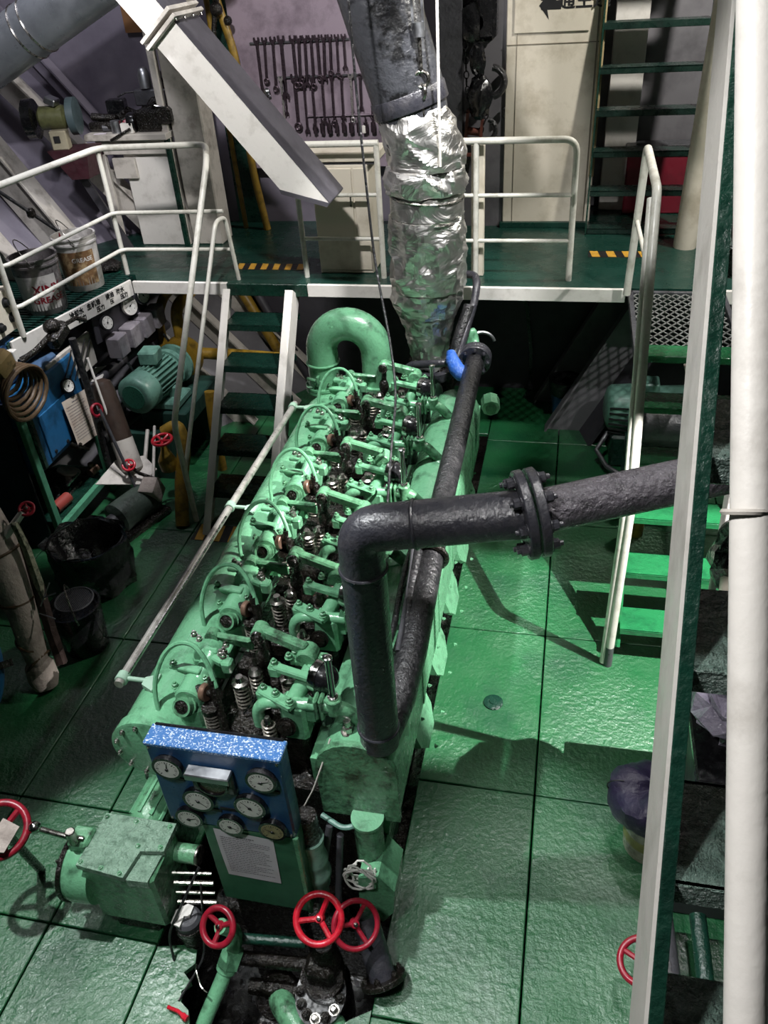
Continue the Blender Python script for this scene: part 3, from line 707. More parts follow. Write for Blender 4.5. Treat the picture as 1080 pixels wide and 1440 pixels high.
# ------------------------------------------------------------------ gauge panel in front of the engine
gp = thing('gauge_console', (-1.12, 1.74, -.1), 'blue gauge panel with round dials on a green pedestal at the engine front', 'gauge panel')
bx = MB(); bx.rbox((-1.15, 1.7625, .985), (.53, .085, .47), None, .008); body = bx.build('panel_box', BLUE, gp)
MB().rbox((-1.15, 1.7625, 1.2235), (.535, .093, .02), None, .004).build('top_cover', BLUEP, gp)
mb = MB(); mb.box((-1.405, 1.800, 1.19), (-.895, 1.812, 1.240), .003); mb.build('back_edge', BLACKG, gp)
YF = 1.72
def gauge(x, z, r, ang, parent, y=YF, n=(0,-1,0), dial=None, name='gauge', depth=.03):
    n = V(n).normalized(); c = V((x, y, z)); a, b, _ = basis(n)
    up = V((0,0,1)) - n*n.z; up.normalize(); ri = up.cross(n)
    mb = MB(); mb.prof(c - n*.004, n, [(0,r*.92),(depth*.5,r*.92),(depth*.5,r*1.02),(depth,r),(depth,r*.82),(depth-.006,r*.80)], 32)
    g = mb.build(name, BLACKG, parent)
    mb = MB(); mb.prof(c + n*(depth-.0055), n, [(0,r*.81),(.0015,r*.81)], 32); mb.build('dial', dial or DIAL, g)
    mb = MB(); o = c + n*(depth-.0032)
    for k in range(19):
        t = radians(225 - 270*k/18); d = ri*cos(t) + up*sin(t); s = d.cross(n)
        w = .0012 if k % 3 else .002; l = r*.12 if k % 3 else r*.18
        p0 = o + d*(r*.72 - l); p1 = o + d*(r*.72)
        mb.add([p0 - s*w, p0 + s*w, p1 + s*w, p1 - s*w], [(0,1,2,3)])
    mb.build('dial_marking', INK, g, False)
    t = radians(ang); d = ri*cos(t) + up*sin(t); s = d.cross(n); o = c + n*(depth-.0018)
    mb = MB(); mb.add([o - d*r*.2 - s*.003, o - d*r*.2 + s*.003, o + d*r*.62 + s*.0012, o + d*r*.62 - s*.0012, ], [(0,1,2,3)])
    mb.prof(o - n*.001, n, [(0,.007),(.003,.006)], 10); mb.build('needle', INK, g, False)
    return g
DIALB = mat('yellowed_dial', srgb(150,140,104), .4, dirt=srgb(60,54,40), damt=.7, dscale=40)
for x, z, r, a, dl, lb in ((-1.335,1.12,.060,80,None,None), (-.965,1.12,.060,20,None,None), (-1.245,.945,.064,-40,None,None), (-1.035,.95,.064,130,None,None), (-1.31,.815,.058,20,None,None), (-1.14,.805,.054,-20,None,None), (-.965,.815,.056,150,DIALB,'gauge with a yellowed dial')):
    g = gauge(x, z, r, a, gp, dial=dl)
    if lb: plabel(g, lb)
# square tachometer without glass, and its hood
mb = MB(); mb.rbox((-1.165, 1.708, 1.075), (.17, .02, .13), None, .006); sq = mb.build('tachometer', GREYP, gp); plabel(sq, 'square instrument with a dark dial and dented tin hood')
mb = MB(); mb.prof((-1.165,1.70,1.065), (0,-1,0), [(0,.064),(.012,.064),(.012,.056),(.002,.054)], 28); mb.build('bezel', BLACKG, sq)
mb = MB(); mb.prof((-1.165,1.697,1.065), (0,-1,0), [(0,.055),(.001,.055)], 28); mb.build('dial', mat('tarnished_dial', srgb(58,50,40), .3, dirt=srgb(20,18,16), damt=.8, dscale=50, coat=.4), sq)
mb = MB(); mb.rbox((-1.165, 1.690, 1.138), (.175, .05, .014), None, .004); mb.rbox((-1.165, 1.668, 1.128), (.175, .006, .03), None, .002); mb.build('hood', ALU, sq)
for x, z in ((-1.335,1.035),(-.955,1.04),(-1.13,.885),(-1.215,.868)): MB().box((x-.045, 1.7165, z-.008), (x+.045, 1.7205, z+.008), .001).build('name_plate', INK, gp)
mb = MB()
for x, z in ((-1.40,1.205),(-.90,1.205),(-1.40,.77),(-.90,.77)): mb.bolt((x,1.7205,z), (0,-1,0), .005, .004)
mb.build('screw', STEEL, gp)
ped = MB(); ped.box((-1.285, 1.725, .20), (-.885, 1.80, .75), .008); pd = ped.build('pedestal', DARKGREEN if 'DARKGREEN' in globals() else mat('mid_green_paint', srgb(60,112,84), .4, dirt=srgb(24,50,38), damt=.5, dscale=7), gp)
MB().box((-.90, 1.717, .20), (-.878, 1.733, .75), .003).build('edge_angle', GREEN, pd)
MB().box((-1.24, 1.735, -.7), (-.93, 1.79, .20), .01).build('pedestal_foot', OILY, gp)
# printed sheet stuck on the pedestal
Ps = [V((-1.235, 1.721, .735)), V((-.985, 1.721, .715)), V((-.992, 1.718, .405)), V((-1.225, 1.719, .41))]
def sheet(name, P4, lab, lines, mat_=None, seed=1, head=True):
    """slightly curled sheet between four corners (tl, tr, br, bl) with printed lines"""
    rr = random.Random(seed); N = 10; vs = []; fs = []
    nrm = (P4[1]-P4[0]).cross(P4[3]-P4[0]).normalized()
    if nrm.y > .3 or nrm.x < -.3: nrm = -nrm
    def pt(u, v, h=0): 
        p = (P4[0]*(1-u) + P4[1]*u)*(1-v) + (P4[3]*(1-u) + P4[2]*u)*v
        return p + nrm*(h + .003*sin(u*5+1)*sin(v*3.2))
    for j in range(N+1):
        for i in range(N+1): vs.append(pt(i/N, j/N))
    for j in range(N):
        for i in range(N): fs.append((j*(N+1)+i, j*(N+1)+i+1, (j+1)*(N+1)+i+1, (j+1)*(N+1)+i))
    m = MB(); m.add(vs, fs); o = solo(m, name, mat_ or PAPER, lab, 'paper')
    m = MB()
    for k in range(lines):
        v = .10 + .82*k/lines; u = .08; end = rr.choice((.92, .9, .88, .6, .8)); th = .006
        if head and k == 0: u, end, th = .36, .66, .012
        while u < end:
            w = rr.uniform(.02, .07); m.add([pt(u, v-th, .0012), pt(min(u+w,end), v-th, .0012), pt(min(u+w,end), v+th, .0012), pt(u, v+th, .0012)], [(0,1,2,3)]); u += w + .012
    m.build('printed_line', INKG, o, False)
    return o
sheet('notice_sheet', Ps, 'printed white instruction sheet stuck on the green pedestal below the gauges', 20)

# ------------------------------------------------------------------ green operating box beside the engine front
ab = thing('actuator_box', (-1.69, 1.72, .0), 'green cast gearbox with lumpy top plate and ball lever beside the engine front', 'gearbox')
mb = MB(); mb.rbox((-1.67, 1.715, .30), (.33, .25, .36), None, .015); cs = mb.build('casing', GREENO, ab)
CRUST = mat('thick_lumpy_green', srgb(140,172,150), .42, spec=1.0, dirt=srgb(56,92,70), damt=.7, dscale=22, bump=1.0, bscale=42, coat=.6, bdist=.05)
mb = MB(); mb.prism([(-1.845,1.595), (-1.62,1.575), (-1.60,1.70), (-1.50,1.715), (-1.50,1.85), (-1.835,1.85)], (0,0,.478), (1,0,0), (0,1,0), (0,0,1), .03); mb.build('top_plate', CRUST, ab)
mb = MB(); mb.prism([(-1.615,1.58), (-1.52,1.585), (-1.51,1.71), (-1.60,1.695)], (0,0,.44), (1,0,0), (0,1,0), (0,0,1), .045); mb.build('side_plate', CRUST, ab)
mb = MB()
for x, y in ((-1.83,1.61),(-1.73,1.60),(-1.64,1.59),(-1.82,1.83),(-1.68,1.83),(-1.52,1.83),(-1.52,1.73),(-1.62,1.72)): mb.bolt((x,y,.508), (0,0,1), .009, .008)
mb.build('plate_bolt', GREENO, ab)
mb = MB(); mb.prof((-1.82,1.70,.32), (-1,0,0), [(0,.15),(.09,.155),(.12,.15)], 32); mb.build('round_end', GREEN, ab)
mb = MB(); mb.prof((-1.94,1.70,.32), (-1,0,0), [(0,.158),(.02,.158),(.025,.15)], 32)
e_ = mb.build('end_cover', OILY, ab)
mb = MB(); mb.prof((-1.965,1.70,.32), (-1,0,0), [(0,.035),(.03,.03),(.035,.015)], 14)
for i in range(6): mb.bolt((-1.965, 1.70+.125*cos(i*pi/3), .32+.125*sin(i*pi/3)), (-1,0,0), .011, .012)
mb.build('cover_bolt', OILY, e_)
MB().rbox((-1.885,1.72,.49), (.10,.10,.07), None, .012).build('lever_block', GREENO, ab)
lv = MB().tube(bend([(-1.86,1.70,.53),(-1.93,1.69,.545),(-2.04,1.675,.60)], .03, 5), .012, 10).build('lever', STEEL, ab)
MB().sph((-2.05,1.673,.606), .027, 16, 10).build('ball_knob', CHROME, lv)
mb = MB(); mb.cyl((-1.895,1.685,.52), (-1.895,1.685,.60), .022, 12, bev=.004); mb.build('lever_pivot', STEEL, lv)
mb = MB(); mb.cyl((-1.51,1.80,.37), (-1.41,1.80,.37), .042, 20); mb.build('shaft_sleeve', GREENO, ab)
MB().cyl((-1.41,1.80,.37), (-1.395,1.80,.37), .045, 20, bev=.004).build('shaft_cap', STEEL, ab)
MB().box((-1.80,1.62,.0), (-1.59,1.8,.125), .01).build('mounting_foot', OILY, ab)
# barring motor behind it
bm = thing('turning_motor', (-1.68, 2.0, 0), 'green finned turning motor lying between gearbox and manifold end', 'motor')
mb = MB(); mb.prof((-1.69,1.87,.40), (.04,1,0), [(0,.07),(.02,.085),(.22,.085),(.24,.07)], 24); mo = mb.build('motor_body', GREENO, bm)
mb = MB()
for t in (.5, 1.1, 1.7, 2.3): mb.beam((-1.69+.088*cos(t),1.89,.40+.088*sin(t)), (-1.682+.088*cos(t),2.08,.40+.088*sin(t)), .014, .012, up=(cos(t),0,sin(t)))
mb.build('cooling_rib', GREEN, mo)
MB().box((-1.79,1.87,.0), (-1.61,2.14,.315), .01).build('motor_base', GREENO, bm)
mb = MB(); mb.arc((-1.69,2.12,.40), (0,1,0), .10, .008, 0, pi, 14, 6); mb.build('cable_loop', RUBBER, bm)

# ------------------------------------------------------------------ handwheels and valves over the open bilge
def handwheel(c, n, R, r, m, parent, spokes=3, a0=pi/2, dish=.02, name='handwheel'):
    n = V(n).normalized(); c = V(c)
    a, b, _ = basis(n)
    w = MB().torus(c, n, R, r, 36, 10).build(name, m, parent)
    for k in range(spokes):
        t = a0 + 2*pi*k/spokes; d = a*cos(t) + b*sin(t)
        MB().tube([c - n*dish + d*R*.12, c - n*dish*.8 + d*R*.4, c + d*R*.97], [r*.85, r*.8, r*.85], 8).build('spoke', m, w)
    MB().prof(c - n*(dish+.014), n, [(0,.022),(.02,.02),(.03,.016)], 14).build('hub', m, w)
    mb = MB(); mb.bolt(c - n*(dish-.014), n, .010, .008); mb.build('stem_nut', STEEL, w)
    return w
v1 = thing('gate_valve', (-.81, 1.56, -.25), 'black gate valve topped by the brightest red three-spoke handwheel', 'valve')
n1 = V((.06,-.55,.83)).normalized(); c1 = V((-.815,1.635,.335))
handwheel(c1, n1, .094, .0145, RED, v1, a0=pi*.62)
mb = MB(); mb.cyl(c1 - n1*.19, c1 - n1*.02, .016, 12); mb.build('stem', STEEL, v1)
bc = V((-.81,1.545,-.06))
mb = MB(); mb.prof(V((-.80,1.60,-.4)), (0,0,1), [(0,.09),(.30,.09),(.34,.075),(.46,.07),(.52,.06),(.56,.05),(.60,.035)], 24); mb.build('valve_body', OILY, v1)
mb = MB(); el = [(.108*cos(t), .125*sin(t)) for t in [2*pi*i/28 for i in range(28)]]
mb.prism(el, (-.81,1.515,-.07), (1,0,0), (0,1,.25), (0,-.25,1), .045)
bn = mb.build('bonnet', BLACKG, v1)
mb = MB(); mb.prism([(x*.86, y*.62) for x, y in el], (-.81,1.555,-.015), (1,0,0), (0,1,.25), (0,-.25,1), .05); mb.rbox((-.81,1.56,.07), (.13,.10,.12), None, .02); mb.build('yoke', OILY, v1)
for k in range(7):
    t = pi*1.05 + k*pi*.98/6.5; mb = MB(); mb.bolt((-.81+.088*cos(t), 1.515+.103*sin(t), -.022+.02*sin(t)), (0,-.25,1), .017, .018); mb.build('bonnet_bolt', STEEL if k in (3,5) else OILY, bn)
v2 = thing('globe_valve', (-.66, 1.66, -.2), 'darker red handwheel overlapping the brightest one, beside the leaning black pipe', 'valve')
n2 = V((.42,-.55,.72)).normalized(); c2 = V((-.665,1.655,.30))
handwheel(c2, n2, .092, .012, REDD, v2, a0=2.4, spokes=3)
mb = MB(); mb.cyl(c2 - n2*.45, c2 - n2*.01, .014, 10); mb.build('stem', OILY, v2)
mb = MB(); mb.prof(c2 - n2*.5, n2, [(0,.06),(.1,.06),(.2,.035),(.26,.03)], 18); mb.build('valve_body', OILY, v2)
v3 = thing('angle_valve', (-1.24, 1.5, -.2), 'small dark red handwheel on a pale green pipe with hexagon nut', 'valve')
n3 = V((-.18,-.62,.76)).normalized(); c3 = V((-1.235,1.555,.285))
handwheel(c3, n3, .072, .014, REDD, v3, a0=pi*.8)
mb = MB(); mb.tube(bend([c3 - n3*.02, V((-1.195,1.60,.19)), V((-1.20,1.585,.10)), V((-1.235,1.50,.0)), V((-1.285,1.35,-.10)), V((-1.32,1.2,-.2))], .05, 5), .033, 14); mb.build('green_pipe', GREEN, v3)
mb = MB(); d = (V((-1.235,1.50,.0)) - V((-1.20,1.585,.10))).normalized(); mb.prof(V((-1.208,1.572,.08)), d, [(0,.052),(.075,.052)], 6); mb.prof(V((-1.208,1.572,.08)) + d*.078, d, [(0,.044),(.02,.044)], 16); mb.build('hexagon_nut', GREEN, v3)
# leaning black pipe on a floor flange
p = thing('drain_pipe', (-.56, 1.58, 0), 'short leaning black pipe with bolted flange resting on the floor edge', 'pipe')
a, b = V((-.545,1.575,.035)), V((-.655,1.735,.22)); d = (b-a).normalized()
mb = MB(); mb.tube([a, a + (b-a)*.5, b], .058, 20); mb.build('pipe_body', BLACKP, p)
mb = MB(); mb.cyl(a - d*.005, a + d*.018, .098, 28, bev=.003); fl = mb.build('flange', OILY, p)
fa, fb, _ = basis(d)
for i in range(6):
    mb = MB(); mb.bolt(a + d*.018 + fa*(.077*cos(i*pi/3)) + fb*(.077*sin(i*pi/3)), d, .013, .014); mb.build('flange_bolt', OILY, p)
# oily green pipes at the bottom of the bilge
def pipe(name, pts, r, m, label, cat='pipe', rad=.1, n=14, group=None, fl=None):
    mb = MB(); mb.tube(bend(pts, rad, 6), r, n)
    return solo(mb, name, m, label, cat, group)
pipe('bilge_pipe', [(-1.03,1.55,-.2),(-.985,1.475,-.13),(-.87,1.38,-.12),(-.74,1.2,-.14),(-.70,1.0,-.14)], .055, GREENO, 'glossy green bent pipe below the black gate valve', rad=.12)
pipe('bilge_pipe', [(-.79,1.49,-.2),(-.72,1.43,-.10),(-.645,1.30,-.09),(-.62,1.0,-.10)], .04, GREENO, 'thinner green pipe emerging beside the gate valve bonnet', rad=.1)
mb = MB(); mb.cyl((-1.03,1.55,-.20), (-1.02,1.51,-.16), .10, 24, bev=.004); mb.cyl((-1.03,1.55,-.20), (-1.06,1.65,-.3), .05, 14); solo(mb, 'pipe_flange', OILY, 'dark round blank flange beside the glossy green bent pipe', 'flange')
# strainer with a white cap
st = thing('strainer', (-1.43, 1.63, -.2), 'dark cylindrical strainer with a white and grey cap beside the green gearbox', 'strainer')
mb = MB(); mb.prof((-1.43,1.63,-.2), (0,0,1), [(0,.055),(.28,.055),(.29,.065),(.32,.065)], 20); mb.build('strainer_body', OILY, st)
mb = MB(); mb.prof((-1.43,1.63,.12), (0,0,1), [(0,.058),(.03,.058),(.045,.045)], 20); mb.build('cap', GREYP, st)
mb = MB(); mb.prism([(-.05,-.04),(-.005,-.05),(-.005,.0),(.02,.0),(.02,.05),(-.01,.055),(-.05,.02)], (-1.435,1.625,.165), (1,0,0), (0,1,0), (0,0,1), .012); mb.build('cap_plate', WHITE, st)
# small pipe work in the dark beside the strainer
for k, z in enumerate((.34,.28,.22,.16)):
    mb = MB(); mb.cyl((-1.50,1.72-.01*k,z), (-1.33,1.75-.01*k,z-.01), .009+.003*(k % 2), 8)
    solo(mb, 'copper_tube', STEEL, 'bare metal tube %s in the stack between gearbox and pedestal' % ('topmost', 'second from top', 'third from top', 'lowest')[k], 'tube', 'bare tubes between gearbox and pedestal')
wires = [([(-1.36,1.72,.42),(-1.44,1.62,.25),(-1.50,1.56,.12),(-1.47,1.5,-.05),(-1.42,1.44,-.12)], .006, RUBBER, 'black cable hanging past the strainer cap'),
         ([(-1.33,1.66,.40),(-1.335,1.6,.2),(-1.33,1.53,.05),(-1.37,1.45,.0),(-1.39,1.36,.0)], .005, RUBBER, 'black wire dropping beside the small handwheel'),
         ([(-1.36,1.5,.03),(-1.345,1.47,.06),(-1.31,1.42,.02),(-1.27,1.40,.03)], .004, STEEL, 'bent bare wire with white end above the torn floor plate')]
for pts, r, m, lb in wires:
    mb = MB(); mb.tube(bend(pts, .06, 4), r, 6); solo(mb, 'wire', m, lb, 'wire')
mb = MB(); mb.tube([(-1.42,1.325,.012),(-1.37,1.315,.02),(-1.33,1.30,.012)], .008, 8); mb.tube([(-1.345,1.305,.014),(-1.32,1.295,.014)], .013, 8); solo(mb, 'red_clip', RED, 'red-handled clip lying on the torn edge of the floor plate', 'clip')
# stuff beneath the trunk end
cu = thing('sight_funnel', (-.93, 1.9, .0), 'pale green funnel with ribbed collar beside the gauge panel', 'funnel')
mb = MB(); mb.prof((-.872,1.84,.0), (-.02,.0,1), [(0,.035),(.22,.035),(.25,.05),(.30,.055),(.32,.062),(.345,.062),(.36,.054),(.40,.056),(.42,.06),(.44,.06),(.5,.05),(.58,.06)], 22); mb.build('funnel_body', mat('pale_teal_paint', srgb(150,190,172), .35, dirt=srgb(60,90,80), damt=.5, dscale=16), cu)
MB().prof((-.884,1.84,.57), (0,0,1), [(0,.05),(.16,.045)], 16).build('dark_sleeve', OILY, cu)
dp = thing('drip_box', (-.64, 1.9, -.1), 'light green angular box under the arched end of the engine trunk', 'box')
mb = MB(); mb.prism([(-.69,.36),(-.60,.40),(-.535,.30),(-.55,.13),(-.60,.04),(-.70,.10)], (0,1.82,0), (1,0,0), (0,0,1), (0,1,0), .20); mb.build('box_body', GREEN, dp)
mb = MB(); mb.cyl((-.66,1.95,.34), (-.66,1.95,.60), .062, 22); mb.build('round_spout', GREENO, dp)
mb = MB(); mb.cyl((-.66,1.95,.60), (-.66,1.95,.615), .07, 22); mb.build('spout_plate', GREEN, dp)
mb = MB(); mb.tube(bend([(-.86,1.95,.58),(-.75,1.90,.575),(-.68,1.93,.60)], .05, 5), .012, 8); solo(mb, 'drain_tube', GREENM, 'thin bent green tube under the arched trunk end plate', 'tube')
rr = random.Random(5)
for k in range(7):
    mb = MB(); c = V((-.700,1.86,.36)); pts = []
    ph = rr.uniform(0,6); R1, R2 = rr.uniform(.03,.07), rr.uniform(.05,.10)
    for i in range(13):
        t = ph + i*.42; pts.append(c + V((R1*cos(t)+rr.uniform(-.008,.008)+.02, -.03+R2*.4*sin(t*.7+k), R2*sin(t)+.02)))
    mb.tube(pts, .0048, 6); solo(mb, 'tangled_wire', WHITE, 'loose looped cable in the tangle beside the light green box', 'wire', 'tangled loops beside the green box')
for pts, lb in (([(-.82,1.92,.56),(-.86,1.84,.30),(-.88,1.79,.18)], 'dark grey rod slanting down between funnel and cable tangle'), ([(-.78,1.92,.5),(-.80,1.86,.2),(-.80,1.8,.02)], 'dark rod hidden behind the cable tangle')):
    mb = MB(); mb.tube(pts, .016, 10); solo(mb, 'rod', GREYP, lb, 'rod')
for x0, y0, z0, x1, y1, z1, r, lb in ((-1.2,1.6,.12,-.9,1.64,.1,.022,'dark green cross pipe under the pedestal'), (-1.22,1.56,.03,-.86,1.6,.0,.03,'black cross pipe deep under the pedestal'), (-1.15,1.52,-.12,-.92,1.55,-.15,.035,'lowest black cross pipe in the bilge')):
    mb = MB(); mb.cyl((x0,y0,z0), (x1,y1,z1), r, 12); solo(mb, 'cross_pipe', DARKG if r < .025 else OILY, lb, 'pipe')
# floor fitting
mb = MB(); mb.prof((-.245,3.185,.0), (0,0,1), [(0,.055),(.008,.055),(.012,.045),(.012,.025),(.018,.02)], 20); solo(mb, 'floor_plug', DARKG, 'round green deck plug set in the floor plate', 'plug')

mb = MB(); mb.tube([(-.80,2.02,1.00),(-.83,1.97,.9),(-.87,1.93,.78),(-.91,1.90,.70)], .004, 6); solo(mb, 'loose_wire', WHITED, 'thin pale wire hanging from the trunk end beside the blue gauge box', 'wire')
# ------------------------------------------------------------------ stairs
def stair(name, loc, label, x0, x1, treads, depth, m_tread, m_str, line, web=.15, fl=.05, yaw=0.0, th=.035, lipm=None, outer=True, sides=(0,1)):
    """treads: (y of nosing, z of top). line: (y, z) low and high end of the stringers' front edge. yaw shifts x with y."""
    t = thing(name, loc, label, 'stairs')
    (ya, za), (yb, zb) = line
    X = lambda x, y: x + yaw*(y - ya)
    u = V((0, yb-ya, zb-za)).normalized(); n = V((0, u.z, -u.y))          # n points away from the climber
    for k in sides:
        x = (x0, x1)[k]; s = (-1, 1)[k]
        mb = MB()
        a = V((X(x,ya), ya, za)); b = V((X(x,yb), yb, zb))
        mb.beam(a + n*web/2, b + n*web/2, .012, web, up=n)
        f = MB(); off = V((-s*fl/2, 0, 0)) if outer else V((s*fl/2,0,0))
        f.beam(a + off, b + off, fl, .012, up=n, bev=.002)
        w = mb.build('stringer', m_str, t); f.build('stringer_flange', lipm or m_str, w)
    for (y, z) in treads:
        mb = MB(); mb.box((X(x0,y)+.008, y, z-.008), (X(x1,y)-.008, y+depth, z), .002)
        mb.box((X(x0,y)+.008, y, z-th), (X(x1,y)-.008, y+.012, z), .003); mb.box((X(x0,y)+.008, y+depth-.01, z-th), (X(x1,y)-.008, y+depth, z), .002)
        mb.build('tread', m_tread, t)
    return t
TREADG = mat('tread_dark_green', srgb(18,46,38), .26, dirt=srgb(12,34,28), damt=.6, dscale=9, bump=.3, coat=.3)
stair('steel_stairs', (-2.27, 4.6, 0), 'dark green stairs with white stringers leading up from the floor beside the U-bend pipe', -2.545, -2.0,
      [(4.70,.25),(4.90,.5),(5.10,.75),(5.30,1.0),(5.50,1.25)], .26, TREADG, WHITE, ((4.49,.0),(5.63,1.48)), web=.16, fl=.055, th=.05)
stair('steel_stairs', (.7, 3.5, 0), 'bright green stairs rising to the mesh landing behind the pipe flange', .43, 1.02,
      [(3.62,.25),(3.83,.5),(4.03,.75),(4.23,1.0),(4.45,1.25)], .21, STAIRG, STAIRG, ((3.61,.12),(4.62,1.48)), web=.10, fl=.02)
FS = []
for k in range(-9, 5):
    z = 2.66 + .262*k; y = .956 + .2015*k; FS.append((y, z))
FS = [q for q in FS if q[1] > .1]
xs = lambda y: .2007 + .0285*(y-.62)
ya, za = -.98, .145; yb, zb = 1.98, 3.993
stair('companion_stairs', (.6, 0, 0), 'close steep stairs with worn green treads and long white stringer face', xs(ya), xs(ya)+.78, FS, .20, TREADT, WHITE, ((ya,za),(yb,zb)), web=.155, fl=.022, yaw=.0285, th=.05, lipm=DARKG, outer=True, sides=(0,1))
# big white handrail of those stairs
cst = [o for o in bpy.data.objects if o.name == 'companion_stairs'][0]
a, b = V((.171,1.046,3.539)), V((.232,.436,2.684)); d = (b-a).normalized()
top = a - d*.75; bot = b + d*2.3
mb = MB(); mb.tube([top, a, (a+b)/2, b, bot], .0212, 24); hr = mb.build('handrail', WHITE, cst); plabel(hr, 'big white tubular handrail')
mb = MB(); mb.torus(V((.195,.739,3.112)), d, .0212, .0035, 24, 6); mb.build('weld_seam', WHITED, hr)
mb = MB(); mb.cyl(bot - d*.05, (bot.x, bot.y+.05, .0), .018, 14); mb.build('rail_post', WHITE, hr)

# steep stairs at the back
t = thing('ladder_stairs', (.5, 7.0, 1.5), 'steep dark green stairs climbing from the deck beside the white door panel', 'stairs')
UP = [(6.92+.03*k, 1.55+.285*k) for k in range(9)]
for x in (.115, .875):
    mb = MB(); mb.beam((x, 6.98, 1.5), (x+.02, 7.28, 4.2), .012, .15, up=(0,1,0)); mb.build('stringer', DARKG, t)
for y, z in UP:
    mb = MB(); mb.box((.125, y, z-.008), (.87, y+.17, z)); mb.box((.125, y, z-.045), (.87, y+.01, z), .003); mb.build('tread', TREADK, t)
mb = MB(); mb.cyl((.86,6.62,1.5), (.90,6.62,3.3), .085, 20); s_ = solo(mb, 'stanchion', CREAM, 'thick cream stanchion standing on the deck beside the steep back stairs', 'stanchion')
mb = MB(); mb.box((.42, 7.5, 1.5), (.92, 7.70, 1.98), .01)
rl = solo(mb, 'red_locker', mat('deep_red_paint', srgb(120,26,44), .5, damt=.4), 'dark red locker seen between the treads of the back stairs', 'locker')
MB().box((.40, 7.48, 1.98), (.94, 7.70, 2.05), .01).build('lid', GREYP, rl)
# mesh landing
ml = thing('mesh_landing', (.73, 5.2, 1.46), 'expanded metal landing in an angle frame at the top of the bright green stairs', 'landing')
mb = MB()
for a, b in (((.43,4.66),(.43,5.68)),((1.03,4.66),(1.03,5.68)),((.43,5.67),(1.03,5.67))): mb.beam((a[0],a[1],1.475), (b[0],b[1],1.475), .03, .05, bev=.003)
mb.build('frame', GREYP, ml)
MB().box((.44, 4.64, 1.45), (1.02, 4.80, 1.495), .004).build('front_plate', STAIRG, ml)
mb = MB(); sx, sy = .062, .09
x = .44
rows = int((5.66-4.80)/(sy/2)); cols = int(.58/sx)
for j in range(rows):
    for i in range(cols+1):
        xx = .445 + (i + (.5 if j % 2 else 0))*sx; yy = 4.80 + j*sy/2
        for s in (-1, 1):
            a = V((xx, yy, 1.485)); b = V((xx + s*sx/2, yy + sy/2, 1.485))
            if .44 <= b.x <= 1.02 and a.x <= 1.02: mb.beam(a, b, .009, .006)
mb.build('mesh', mat('galvanised', srgb(150,152,150), .45, metal=.6, dirt=srgb(60,62,60), damt=.6, dscale=10), ml, False)

# ------------------------------------------------------------------ handrails
RAILW = mat('white_rail_paint', srgb(206,204,194), .4, dirt=srgb(120,112,92), damt=.6, dscale=10, lo=.5, hi=.75)
def rail(name, loc, label, tubes, m=RAILW):
    t = thing(name, loc, label, 'railing')
    for nm, pts, r, rad in tubes:
        MB().tube(bend(pts, rad, 6) if len(pts) > 2 else pts, r, 14).build(nm, m, t)
    return t
Z = 2.44
rail('guard_rail', (-3.5, 5.3, 1.5), 'white tube railing around the grating with the bucket pair, running down the dark stairs',
     [('top_rail', [(-5.3,4.60,Z),(-3.62,4.62,Z),(-3.45,5.88,Z),(-2.62,5.94,Z),(-2.50,5.62,2.38),(-2.655,4.64,.86),(-2.67,4.66,.0)], .022, .09),
      ('mid_rail', [(-5.3,4.61,1.98),(-3.60,4.64,1.98),(-3.44,5.86,1.98),(-2.56,5.90,1.98)], .015, .06),
      ('mid_rail', [(-5.3,4.61,1.70),(-3.60,4.64,1.70),(-3.44,5.86,1.70),(-2.52,5.88,1.70)], .015, .06),
      ('post', [(-3.62,4.63,1.5),(-3.62,4.63,Z)], .021, .1), ('post', [(-3.45,5.87,1.5),(-3.45,5.87,Z)], .019, .1),
      ('stair_mid_rail', [(-2.47,5.78,1.5),(-2.475,5.72,1.99),(-2.50,5.60,1.99),(-2.665,4.655,.45)], .016, .05)])
rail('guard_rail', (-1.65, 5.86, 1.5), 'white tube railing in front of the cream cabinet beside the foil-wrapped pipe',
     [('top_rail', [(-2.02,5.86,Z),(-1.33,5.86,Z)], .022, .05), ('post', [(-1.945,5.86,1.5),(-1.95,5.86,Z)], .02, .1), ('post', [(-1.345,5.86,1.5),(-1.345,5.86,Z)], .02, .1),
      ('mid_rail', [(-1.95,5.86,2.10),(-1.345,5.86,2.10)], .014, .05), ('mid_rail', [(-1.95,5.86,1.79),(-1.345,5.86,1.79)], .014, .05)])
rail('guard_rail', (-.35, 5.86, 1.5), 'white tube railing with rounded corner in front of the white door panel',
     [('top_rail', [(-.80,5.86,Z),(-.0,5.86,Z),(.005,5.86,1.5)], .022, .09), ('post', [(-.66,5.86,1.5),(-.66,5.86,Z)], .02, .1),
      ('mid_rail', [(-.8,5.86,2.09),(0,5.86,2.09)], .014, .05), ('mid_rail', [(-.8,5.86,1.78),(0,5.86,1.78)], .014, .05)])
rail('stair_handrail', (.4, 3.58, 0), 'white tubular handrail of the bright green stairs, its post foot stained dark',
     [('top_rail', [(.40,5.60,1.5),(.42,5.56,2.45),(.43,4.70,2.42),(.40,3.60,1.14),(.39,3.58,.13)], .025, .07),
      ('side_rail', [(.362,3.585,.015),(.372,3.60,1.12),(.402,4.70,2.37)], .019, .07),
      ('mid_rail', [(.41,5.57,2.0),(.44,4.74,1.97),(.43,4.66,1.72)], .014, .05), ('post', [(.445,4.70,1.48),(.435,4.70,2.40)], .018, .1),
      ('post', [(.39,3.58,0),(.39,3.58,.15)], .0255, .1)])
hrs = [o for o in bpy.data.objects if o.name.startswith('post') and o.parent and o.parent.name == 'stair_handrail'][-1]
hrs.data.materials[0] = GREYP; plabel(hrs, 'dark stained post foot')
